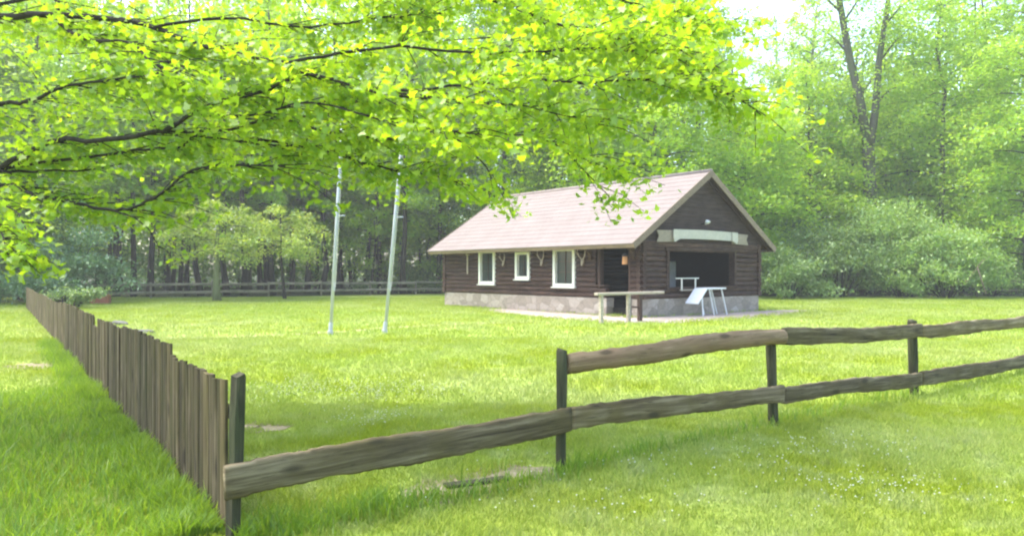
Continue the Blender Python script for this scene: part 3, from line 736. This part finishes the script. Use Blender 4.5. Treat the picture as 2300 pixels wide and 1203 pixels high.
# trophies on the side wall
def antlers(y, z, s_, label):
    t = empty('antler_trophy', cab(-.125, y, z), TH, label, 'trophy')
    MB().prism([(-.1 * s_, .1 * s_), (.1 * s_, .1 * s_), (.07 * s_, -.1 * s_), (0, -.2 * s_), (-.07 * s_, -.1 * s_)], -.03, .0).build('plaque', M['tan_wood'], t, (0, 0, 0), (0, 0, R(-90)))
    m_ = MB(); m_.tube([(-.02, 0, .07 * s_), (-.07, 0, -.03 * s_), (-.1, 0, -.14 * s_)], [.05 * s_, .045 * s_, .022 * s_], 8); m_.build('skull', M['bone'], t, smooth=True)
    for q in (-1, 1):
        m_ = MB(); m_.tube([(-.06, q * .03 * s_, .06 * s_), (-.09, q * .13 * s_, .16 * s_), (-.12, q * .18 * s_, .3 * s_), (-.12, q * .15 * s_, .42 * s_)], [.022 * s_, .02 * s_, .015 * s_, .006], 6)
        m_.tube([(-.1, q * .15 * s_, .2 * s_), (-.18, q * .2 * s_, .29 * s_)], [.014 * s_, .005], 6); m_.build('antler', M['bone'], t, smooth=True)
    return t
wy = [(wins[i][0] + wins[i][1]) / 2 for i in range(3)]
antlers((wy[0] + wy[1]) / 2, 1.98, .95, 'small antler trophy on the log wall between the far and middle windows')
antlers((wy[1] + wy[2]) / 2, 2.0, 1.1, 'pale forked antler trophy on the log wall beside the window nearest the porch')
antlers(wins[2][0] - .45, 2.0, 1.2, 'large antler trophy on the log wall between last window and porch')
st = empty('wooden_tool', cab(-.15, s_of(1056), 1.6), TH, 'thin pale wooden pole hung upright on the far end of the log wall', 'tool')
MB().bar((0, 0, -.1), (0, 0, .75), .06, .06, .01).build('shaft', M['board_pale'], st); MB().box(-.05, .05, -.09, .09, .752, .82, .01).build('head', M['board_pale'], st)
lt = empty('hanging_lantern', cab(-.45, .35, 2.0), TH, 'rusty hanging lantern below the eave beside the porch doorway', 'lantern')
MB().tube([(0, 0, -.14), (0, 0, .14)], [.1, .085], 8).build('glass', M['terracotta'], lt, smooth=False)
MB().tube([(0, 0, .141), (0, 0, .25)], [.13, .02], 8).build('cap', M['iron'], lt); MB().tube([(0, 0, .25), (0, 0, .52)], .008, 5).build('chain', M['iron'], lt)

# ------------------------------------------------------------------ flagpoles
def flagpole(pb, Yb, ptop, ytop, label):
    b = gnd(pb, Yb); t = at(ptop, ytop, Yb + .2); d = t - b; t = b + d * 1.12; d = t - b
    e = empty('flagpole', b, 0, label, 'flagpole')
    MB().tube([(0, 0, -.1), d * .5, d], [.044, .038, .026], 12).build('pole', M['alu'], e, smooth=True)
    MB().tube([(0, 0, 0), (0, 0, .1), (0, 0, .102), d.normalized() * .3], [.075, .075, .055, .055], 12).build('base_sleeve', M['alu'], e)
    MB().tube([d, d + d.normalized() * .04, d + d.normalized() * .1, d + d.normalized() * .14], [.03, .07, .07, .02], 10).build('finial', M['alu'], e, smooth=True)
    c = d * .2; MB().bar(c + Vector((.05, -.05, -.1)), c + Vector((.05, -.05, .1)), .03, .03, .004).build('cleat', M['alu'], e)
    c = d * .5; MB().bar(c + Vector((.045, -.02, 0)), c + Vector((.22, -.02, .01)), .03, .03, .004).build('bracket', M['alu'], e)
    MB().tube([d * .2 + Vector((.075, -.06, 0)), d * .6 + Vector((.07, -.06, 0)), d * .985 + Vector((.05, -.04, 0))], .006, 5).build('halyard', M['white'], e)
flagpole(742, 19.0, 768, 278, 'slender white flagpole on the lawn, thinner looking and left of its neighbour')
flagpole(864, 19.3, 905, 285, 'white flagpole with a side bracket, the one nearer the cabin')

# ------------------------------------------------------------------ small things
rb = empty('brick_box', gnd(226, 37.0), .3, 'small orange red brick box at the lawn edge by the back rail fence', 'box')
MB().box(-.42, .42, -.3, .3, 0, .42, .02).build('body', M['brick_red'], rb); MB().box(-.46, .46, -.34, .34, .421, .47, .01).build('rim', M['terracotta'], rb)
def stone(loc, sx, sy, sz, seed, label):
    bm = bmesh.new(); bmesh.ops.create_icosphere(bm, subdivisions=3, radius=1); rng = random.Random(seed); ph = [rng.uniform(0, 6) for _ in range(6)]
    for v in bm.verts:
        k = 1 + .14 * math.sin(3 * v.co.x + ph[0]) * math.sin(2.5 * v.co.y + ph[1]) + .09 * math.sin(6 * v.co.z + ph[2] + 4 * v.co.x)
        v.co = Vector((v.co.x * sx * k, v.co.y * sy * k, v.co.z * sz * k + sz * .35))
    me = bpy.data.meshes.new('stone'); bm.to_mesh(me); bm.free(); tag(link_mesh('stone', me, M['stone_pale'], None, loc), label, 'stone')
M['stone_pale'] = plain('pale_stone', (.12, .12, .1), .9, .2, 5)
stone(gnd(268, 22.5), .24, .2, .1, 1, 'pale rounded stone just inside the picket fence, the farther of two')
stone(gnd(322, 19.3), .28, .2, .08, 2, 'low pale stone beside the worn path inside the picket fence, the nearer of two')
bo = rail_mesh(.5, .03, .1, 77).build('fallen_board', M['post'], None, gnd(1000, 5.5) + Vector((0, 0, .026)), None, True)
dd = gnd(1088, 5.64) - gnd(1000, 5.5); bo.rotation_euler = (0, 0, math.atan2(dd.y, dd.x))
tag(bo, 'dark rotten board lying on bare soil under the foreground rail', 'board')

# clover blossoms in the lawn
rng = np.random.default_rng(9); pts = []
for (px, py, sx, sy, c) in ((760, 880, 1.4, 1.2, 420), (640, 880, .9, .8, 160), (900, 880, 1.0, .7, 160), (820, 945, .5, .5, 120), (1850, 1010, 1.0, .6, 110), (1950, 1090, .8, .45, 90), (1500, 1050, 1.2, .5, 70), (1400, 1140, 1.5, .4, 60), (330, 745, 1.4, 1.2, 90), (1500, 800, 3, 2.5, 120), (2000, 1120, .8, .4, 60)):
    Y = CAM_H * F_PX / (py - HOR); c0 = gnd(px, Y)
    pts.append(np.stack([rng.normal(c0.x, sx * .5, c), rng.normal(c0.y, sy * .5, c), rng.uniform(.045, .085, c)], 1))
pts = np.concatenate(pts); ov = np.array([(1, 0, 0), (0, 1, 0), (-1, 0, 0), (0, -1, 0), (0, 0, .8), (0, 0, -.8)]); of = np.array([(0, 1, 4), (1, 2, 4), (2, 3, 4), (3, 0, 4), (1, 0, 5), (2, 1, 5), (3, 2, 5), (0, 3, 5)])
rr = rng.uniform(.004, .009, len(pts))
tag(link_mesh('clover_blossom', np_mesh('clover_blossom', (pts[:, None] + ov[None] * rr[:, None, None]).reshape(-1, 3), (of[None] + (np.arange(len(pts)) * 6)[:, None, None]).reshape(-1, 3)), M['blossom']), kind='stuff')
# taller grass at the foot of the fences
def foot(rng):
    X, Y = [], []
    for a, b, wd, c, off in ((P0, P0 + PD * 15, .16, 16000, .14), (A, B, .12, 2600, 0), (B, D, .08, 900, 0)):
        q = rng.uniform(0, 1, c) ** 1.4; nn = Vector((-(b - a).y, (b - a).x, 0)).normalized(); o_ = np.abs(rng.normal(0, wd, c)) + off * .4 if off else rng.normal(0, wd, c)
        X.append(a.x + (b.x - a.x) * q + nn.x * o_); Y.append(a.y + (b.y - a.y) * q + nn.y * o_)
    c = 15000; q = rng.uniform(.0, 1, c) ** 1.2; o_ = rng.uniform(0, 1.7, c) ** 1.2; nn = Vector((-PD.y, PD.x, 0))
    X.append(P0.x + PD.x * 7 * q + nn.x * o_); Y.append(P0.y + PD.y * 7 * q + nn.y * o_)
    return np.concatenate(X), np.concatenate(Y)
tag(link_mesh('tall_grass', blades('tall_grass', 0, 0, 0, 0, .125, .009, 4, None, foot, .45), M['grass_tall']), kind='stuff')

# ------------------------------------------------------------------ overhanging maple (trunk outside the left of the frame)
def maple():
    rng = np.random.default_rng(42); rnd = random.Random(42)
    T = Vector((-6.6, 7.6, 0)); t = empty('maple_tree', T, 0, 'overhanging maple with bright yellow green leaves and bare dark limbs filling the upper left', 'tree')
    tr = MB(); tr.tube([(0, 0, -.2), (0, 0, .3), (.05, 0, 1.5), (.1, .05, 3), (.0, .1, 5), (-.1, .2, 8), (0, .2, 11)], [.42, .33, .28, .25, .22, .14, .05], 12)
    limbs = [  # (pixel polyline, first depth, last depth, radius, leafiness)
        ([(-420, 190), (-200, 60), (0, 38), (128, 32), (270, 47), (345, 60), (440, 98), (545, 125), (640, 140)], 7.4, 6.4, .06, 1),
        ([(-420, 100), (75, -5), (130, 50), (190, 85), (285, 95), (330, 130), (350, 170)], 7.6, 6.0, .03, .8),
        ([(-420, 320), (-150, 260), (0, 235), (70, 225), (130, 200), (230, 180), (330, 170)], 7.4, 6.9, .04, .8),
        ([(-430, 470), (-120, 440), (0, 380), (50, 345), (130, 315), (215, 315), (330, 300), (375, 292), (430, 255), (510, 225), (590, 205), (650, 180), (690, 165), (800, 195), (850, 208), (1000, 215)], 7.5, 6.3, .045, .75),
        ([(375, 292), (480, 295), (600, 272), (740, 255), (790, 232), (900, 232), (1050, 250)], 7.05, 7.6, .022, .75),
        ([(-430, 480), (-100, 420), (0, 385), (50, 370), (170, 355), (300, 338), (400, 330), (440, 305), (560, 320), (700, 330)], 7.5, 7.2, .03, .7),
        ([(0, 385), (100, 385), (200, 380), (300, 365)], 7.3, 7.8, .02, .4),
        ([(-430, 440), (-150, 410), (0, 415), (60, 430), (130, 450), (240, 470), (300, 465), (360, 435), (430, 385), (520, 370), (640, 375)], 7.5, 6.7, .034, .8),
        ([(60, 430), (105, 458)], 7.2, 7.0, .014, .2),
        ([(560, 310), (700, 335), (850, 375), (1000, 400), (1080, 430)], 7.2, 7.8, .018, 1.2),
        ([(640, 270), (760, 300), (880, 310), (1010, 300), (1150, 300), (1260, 330), (1360, 390)], 7.1, 7.9, .018, 1.3),
        ([(900, 205), (1050, 190), (1200, 180), (1330, 185), (1450, 180), (1560, 190), (1640, 215), (1710, 255)], 6.4, 6.6, .016, 1.4),
        ([(640, 140), (760, 120), (900, 105), (1050, 120), (1220, 115), (1380, 110), (1500, 125), (1600, 170)], 6.4, 7.0, .02, 1.3),
        ([(300, -60), (680, -30), (900, -30), (1103, 0), (1163, 26), (1228, 47), (1350, 80), (1460, 90), (1560, 110)], 7.3, 6.8, .03, 1.2),
        ([(-100, -120), (400, -110), (800, -90), (1200, -60), (1420, 10), (1560, 60)], 7.8, 7.6, .04, 1.2),
        ([(-430, 500), (-200, 470), (-60, 440), (30, 470), (60, 520)], 7.2, 6.2, .015, .5),
        ([(345, 60), (500, 40), (700, 60), (860, 40), (1000, 30)], 6.7, 7.6, .02, 1.1),
        ([(430, 255), (560, 260), (700, 230), (900, 280), (1050, 300)], 6.9, 6.2, .016, 1),
        ([(1010, 300), (1080, 360), (1120, 430)], 7.5, 7.4, .01, .8),
        ([(-430, 520), (-150, 500), (-40, 490), (0, 520), (20, 580)], 7.0, 6.0, .015, .8),
        ([(240, 470), (320, 500), (352, 545), (357, 575)], 6.9, 6.7, .006, .25),
        ([(1260, 330), (1330, 400), (1380, 455)], 7.8, 7.6, .01, .7),
        ([(850, 208), (1000, 230), (1150, 235), (1280, 260), (1340, 280)], 6.35, 6.8, .012, 1.1),
    ]
    br = MB(); P = []; zm = []
    for (poly, d0, d1, r, lf) in limbs:
        n_ = len(poly); pts = [at(px, py, d0 + (d1 - d0) * i / (n_ - 1)) - T for i, (px, py) in enumerate(poly)]
        fine = []
        for i in range(n_ - 1):                     # smooth through the points
            a, b, c, d = pts[max(i - 1, 0)], pts[i], pts[i + 1], pts[min(i + 2, n_ - 1)]
            for k in range(4):
                u = k / 4; fine.append(.5 * ((2 * b) + (c - a) * u + (2 * a - 5 * b + 4 * c - d) * u * u + (3 * b - a - 3 * c + d) * u ** 3))
        fine.append(pts[-1]); m_ = len(fine)
        fine = [p + Vector((0, rnd.uniform(-.012, .012), rnd.uniform(-.012, .012))) for p in fine]
        br.tube(fine, [r * .62 * (1 - .78 * i / (m_ - 1)) + .003 for i in range(m_)], 7)
        ln = sum((fine[i + 1] - fine[i]).length for i in range(m_ - 1))
        for k in range(int(ln * 12 * lf)):
            q = rng.uniform(.12 if ln > 2 else 0, 1.0); i = min(int(q * (m_ - 1)), m_ - 2); a = fine[i].lerp(fine[i + 1], q * (m_ - 1) - i)
            d = (fine[i + 1] - fine[i]).normalized(); sd_ = Vector((-d.y, d.x, 0)).normalized() * rnd.choice([-1, 1])
            if a.x + T.x < -1.2 and rng.random() < .85 and sd_.y < 0: sd_ = -sd_
            tw = rng.uniform(.25, .85) * (.5 if r <= .015 and poly[0][0] < 300 else 1); e = (d * rng.uniform(.2, .9) + sd_ * rng.uniform(.3, 1.1) + Vector((0, 0, rng.uniform(-.28, .3)))).normalized() * tw
            mid = a + e * .5 + Vector((0, 0, .03)); end = a + e + Vector((0, 0, -.05 * tw))
            br.tube([a, mid, end], [.006, .004, .0022], 4, False)
            c = int(10 + tw * 38)
            u = rng.uniform(.15, 1.08, c)[:, None]
            P.append(np.array(a) + np.array(e) * u + rng.normal(0, 1, (c, 3)) * np.array([.09, .09, .05]) + np.array([0, 0, -.03]))
    # upper crown above the frame: layers of sprays round the trunk
    for k in range(90):
        az = rng.uniform(0, 2 * np.pi); rad = rng.uniform(.8, 5.6); z = rng.uniform(4.9, 10.5); rad *= min(1, (12 - z) / 5.0)
        c0 = np.array([math.cos(az) * rad + .8, math.sin(az) * rad * .8 + .3, z + .1 * rad])
        Yd = c0[1] + T.y
        if Yd < 1.5: continue
        if c0[0] + T.x > -2.2 - .5 * (z - 5): continue
        P.append(c0 + rng.normal(0, 1, (60, 3)) * np.array([.5, .5, .10]))
        if k % 3 == 0: br.tube([(0, .1, z - .8), (c0[0] * .5, c0[1] * .5, z - .2), tuple(c0)], [.035, .022, .006], 5)
    # deeper sprays of the same crown, farther from the camera
    for k in range(130):
        px = rng.uniform(-200, 1330); Yd = rng.uniform(8.0, 9.8); low = np.interp(px, [-200, 700, 1000, 1330], [430, 420, 370, 215])
        py = low - abs(rng.normal(0, 1)) * 40 - rng.uniform(0, 1) ** 1.0 * (low + 60); c0 = np.array(at(px, py, Yd) - T)
        e = rng.normal(0, 1, 3) * np.array([.6, .6, .08]); u = rng.uniform(-1, 1, (46, 1))
        P.append(c0 + e * u + rng.normal(0, 1, (46, 3)) * np.array([.22, .22, .07]))
        if k % 2 == 0: br.tube([tuple(c0 - e), tuple(c0 + np.array([0, 0, .04])), tuple(c0 + e)], [.007, .006, .002], 4, False)
    P = np.concatenate(P)
    tr.build('trunk', M['bark'], t, smooth=True); br.build('branch', M['bark_dark'], t, smooth=True)
    link_mesh('crown', leaf_mesh('crown', P, .064, rng, .75, 'maple'), M['maple'], t)
    return len(P)
print('maple leaves', maple())

# ------------------------------------------------------------------ trees and shrubs round the lawn
# young tree in front of the back fence
make_tree('young_tree', 61, gnd(488, 40.5), 5.6, 2.5, 2.9, 16, 5200, .16, 'young_tree', 'bark_moss', 'young tree with pale mossy trunk and yellowish crown before the back fence', flat=.16, r0=.2, top=.5, rise=.1, droop=.3, spread=.6)
make_tree('young_tree', 62, gnd(640, 43.0), 5.4, 2.6, 3.2, 16, 4600, .16, 'young_tree', 'bark_dark', 'young yellowish tree with a thin dark stem right of the mossy trunk tree', flat=.16, r0=.09, top=.5, rise=.1, droop=.3, spread=.6)
make_tree('young_tree', 63, gnd(835, 55), 8, 1.6, 3.0, 24, 7000, .18, 'beech_lime', 'bark_dark', 'lime green young tree between the two flagpoles at the wood edge', flat=.2, r0=.1, top=.5)
make_tree('young_tree', 64, gnd(945, 57.5), 8, 1.4, 3.2, 24, 7000, .18, 'beech', 'bark_dark', 'mid green young tree at the wood edge left of the cabin roof', flat=.2, r0=.1, top=.5)
# slender dark trunks of the shaded wood
rng = random.Random(77); proto = []
for k in range(3):
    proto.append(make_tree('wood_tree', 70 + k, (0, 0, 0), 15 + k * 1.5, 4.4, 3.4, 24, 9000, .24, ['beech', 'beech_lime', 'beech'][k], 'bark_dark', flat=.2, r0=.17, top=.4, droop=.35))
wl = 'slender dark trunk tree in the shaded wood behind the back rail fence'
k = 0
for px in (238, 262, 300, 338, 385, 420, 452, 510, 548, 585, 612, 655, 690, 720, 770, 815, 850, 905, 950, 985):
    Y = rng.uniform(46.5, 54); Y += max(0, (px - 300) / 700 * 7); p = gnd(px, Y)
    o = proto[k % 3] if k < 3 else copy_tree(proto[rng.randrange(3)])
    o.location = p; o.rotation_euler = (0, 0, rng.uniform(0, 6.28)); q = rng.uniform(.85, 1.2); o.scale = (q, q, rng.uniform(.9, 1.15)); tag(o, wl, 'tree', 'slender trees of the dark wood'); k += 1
# tall leafy trees behind the cabin and to the right
big = [
    ('beech_tree', 81, 1120, 52, 24, 3.2, 5.4, 'beech_dark', 'tall dark green beech behind the far end of the cabin roof'),
    ('beech_tree', 82, 1300, 50, 24, 3.4, 5.6, 'beech', 'tall mid green beech behind the middle of the cabin roof'),
    ('beech_tree', 83, 1480, 47, 17, 2.0, 5.2, 'beech_lime', 'lime green beech right behind the cabin gable peak'),
    ('beech_tree', 84, 1690, 50, 13, 2.0, 5.0, 'beech_lime', 'lime green layered beech beside the right eave of the cabin'),
    ('beech_tree', 85, 1820, 55, 17, 3.0, 4.8, 'beech_lime', 'layered beech left of the forked trunk tree'),
    ('beech_tree', 86, 2120, 54, 25, 4.0, 5.6, 'beech', 'broad beech right of the forked trunk tree'),
    ('beech_tree', 87, 2310, 47, 22, 2.2, 5.0, 'beech', 'beech with low sweeping branches at the right edge of the lawn'),
    ('beech_tree', 88, 90, 44, 22, 3.5, 5.5, 'beech', 'mid green beech beyond the far end of the picket fence'),
    ('beech_tree', 89, -60, 38, 14, 2.0, 5.0, 'beech_dark', 'dark tree at the left edge behind the picket fence end'),
    ('beech_tree', 90, 900, 57, 25, 4.0, 5.2, 'beech', 'mid green beech behind the two flagpoles'),
    ('beech_tree', 91, 560, 56, 24, 5.0, 5.4, 'beech_lime', 'bright beech rising behind the young trees'),
]
for (nm, sd_, px, Y, H, h0, Rr, mt_, lab) in big:
    make_tree(nm, sd_, gnd(px, Y), H, h0, Rr, 64, 30000, .24, mt_, 'bark', lab, flat=.36, r0=.2, top=.5, rise=.35, droop=.5, spread=.65)
# forked tree
ft = empty('forked_tree', gnd(1952, 53), 0, 'tall dark tree whose trunk forks in two above the pale shrubs', 'tree')
m_ = MB(); b0 = Vector(gnd(1952, 53)); pp = lambda px, py, d=53: at(px, py, d) - b0
m_.tube([(0, 0, -.2), pp(1953, 560), pp(1954, 420), pp(1950, 330)], [.62, .5, .44, .40], 12)
m_.tube([pp(1951, 345), pp(1935, 240), pp(1908, 130), pp(1892, 40), pp(1875, -60), pp(1860, -180)], [.32, .30, .26, .22, .18, .1], 10)
m_.tube([pp(1952, 345), pp(1966, 250), pp(1975, 130), pp(1990, 40), pp(2003, -60), pp(2015, -180)], [.3, .26, .22, .18, .15, .08], 10)
rng2 = np.random.default_rng(5); P = []
for (px, py, ex, ey) in ((1945, 290, 1880, 230), (1930, 220, 1990, 150), (1905, 120, 1830, 60), (1975, 140, 2050, 60), (1985, 60, 2060, -10), (1895, 50, 1960, -30), (1890, 30, 1800, -40), (1970, 230, 2030, 190), (1990, 0, 1930, -80), (2000, -50, 2080, -110), (1950, 330, 2030, 300)):
    a = pp(px, py); b = pp(ex, ey, 53 + rng2.uniform(-3, 3)); m_.tube([a, a.lerp(b, .5) + Vector((0, 0, .3)), b], [.09, .055, .015], 5)
    for q in (.5, .75, 1.0): P.append(np.array(a.lerp(b, q)) + rng2.normal(0, 1, (300, 3)) * np.array([1.3, 1.3, .3]))
m_.build('trunk', M['bark_fork'], ft, smooth=True)
link_mesh('crown', leaf_mesh('crown', np.concatenate(P), .22, rng2, .5), M['beech'], ft)
# pale thin-crowned trunks against the sky
for (px, Y, r_, lab, sd_) in ((1826, 66, .32, 'straight grey trunk against the bright sky, left of the forked tree', 3), (1782, 70, .2, 'thin pale trunk against the bright sky, thinnest of the tall trunks', 4), (1566, 62, .34, 'dark straight trunk rising beyond the cabin peak behind the maple leaves', 5), (1450, 64, .3, 'grey trunk rising above the cabin roof among beech leaves', 6), (1672, 74, .2, 'slim trunk at the left side of the sky gap', 8)):
    make_tree('tall_tree', sd_, gnd(px, Y), 27, 17, 4.2, 16, 3200, .26, 'beech', 'bark_pale' if sd_ in (4, 3) else 'bark', lab, flat=.2, r0=r_, top=.4, rise=.5, droop=.1)
# shrub belt at the right
make_shrub('shrub', 11, gnd(1775, 43.5), 2.2, 1.8, 3.3, 26, 6500, .17, 'shrub_mid', 'mid green bush right beside the cabin gable wall')
make_shrub('shrub', 12, gnd(1885, 46.0), 3.2, 2.2, 5.6, 44, 13000, .18, 'shrub_mid', 'green bush below the forked trunk tree')
make_shrub('shrub', 13, gnd(2030, 46.5), 4.0, 2.4, 6.9, 56, 17000, .18, 'shrub_grey', 'largest pale green bush below and right of the forked tree')
make_shrub('shrub', 14, gnd(2125, 44.5), 3.0, 2.0, 4.8, 40, 11000, .17, 'shrub_grey', 'pale green bush with dead branches at its foot')
make_shrub('shrub', 15, gnd(2225, 48.5), 2.8, 2.0, 4.6, 26, 7000, .18, 'shrub_mid', 'darker bush behind the brown rail fence at the right')
make_shrub('shrub', 16, gnd(1830, 49.5), 3.0, 2.2, 6.0, 30, 8000, .18, 'shrub_mid', 'tall green bush behind the others between cabin and forked tree')
make_shrub('shrub', 17, gnd(145, 37.0), 2.6, 2.0, 4.4, 30, 8000, .17, 'shrub_blue', 'blue green bush at the far end of the picket fence')
make_shrub('shrub', 18, gnd(60, 39.5), 2.2, 2.0, 3.2, 24, 6000, .17, 'shrub_blue', 'dark blue green bush behind the very end of the picket fence')
make_shrub('shrub', 19, gnd(165, 32.5), 1.1, .9, 1.15, 14, 2200, .12, 'shrub_mid', 'low leafy bush just inside the far picket fence')
make_shrub('shrub', 20, gnd(980, 57), 2.4, 1.6, 2.8, 20, 5000, .17, 'shrub_mid', 'green bush behind the back fence at the far corner of the cabin')
make_shrub('shrub', 22, gnd(880, 56.5), 2.6, 1.6, 2.4, 20, 5000, .17, 'shrub_mid', 'low green bush behind the back fence right of both flagpoles')
# dead branches
for i, (a, b, c, lab) in enumerate([((2165, 640), (2195, 600), (2215, 660), 'bent dead branch leaning at the foot of the pale bush')]):
    Y = 42.2; m_ = MB(); m_.tube([at(*a, Y), at(*b, Y - .2), at(*c, Y - .4)], [.05, .045, .03], 6); q = at(*b, Y - .2); m_.tube([q, q + Vector((.5, .2, .45)), q + Vector((.9, .3, .6))], [.03, .018, .006], 5)
    tag(m_.build('dead_branch', M['barge'], smooth=True), lab, 'branch')
# the wood beyond: one mass
def far_wood():
    rng = np.random.default_rng(99); rnd = random.Random(99); P = {'beech': [], 'beech_dark': [], 'beech_lime': []}; tr = MB()
    spots = []
    for px in range(-420, 2900, 95):
        for row in range(4):
            Y = 60 + row * 9 + rnd.uniform(-3, 3); spots.append((px + rnd.uniform(-45, 45), Y))
    for i, (px, Y) in enumerate(spots):
        p = gnd(px, Y); H = rnd.uniform(27, 36) if px < 1600 else rnd.uniform(22, 30)
        if 1590 < px < 2060: H = rnd.uniform(16, 22) - (5 if 1630 < px < 1770 else 0) + (3 if px > 1790 else 0)        # lower growth below the gap of sky
        mb, Q, r2 = limb_tree(1000 + i, H, 2.5 + rnd.random() * 2, 5.4, 34, 3000, flat=.7, r0=.15, top=.5, droop=.35, spread=.7, rise=.4)
        key = rnd.choices(list(P), [.45, .1, .45])[0]
        P[key].append(Q + np.array(p)); tr.add([Vector(v) + p for v in mb.v], mb.f)
    # low dark undergrowth that closes the view between the trunks
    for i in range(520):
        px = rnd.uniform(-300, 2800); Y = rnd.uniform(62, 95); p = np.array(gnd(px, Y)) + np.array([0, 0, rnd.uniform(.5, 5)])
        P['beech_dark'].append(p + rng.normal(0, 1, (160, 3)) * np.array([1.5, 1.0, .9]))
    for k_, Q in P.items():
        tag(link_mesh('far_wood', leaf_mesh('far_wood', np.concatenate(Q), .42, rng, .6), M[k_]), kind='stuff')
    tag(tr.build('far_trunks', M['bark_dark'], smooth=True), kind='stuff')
far_wood()

# ------------------------------------------------------------------ haze
HAZE = .0012
if HAZE:
    hz = tag(MB().box(-150, 150, -20, 160, -1, 42).build('haze', None), kind='stuff')
    m, n, o = newmat('haze_air'); v = n.nodes.new('ShaderNodeVolumePrincipled')
    v.inputs['Color'].default_value = (.94, .97, .90, 1); v.inputs['Density'].default_value = HAZE; v.inputs['Anisotropy'].default_value = .2
    n.links.new(v.outputs[0], o.inputs['Volume']); hz.data.materials.append(m)
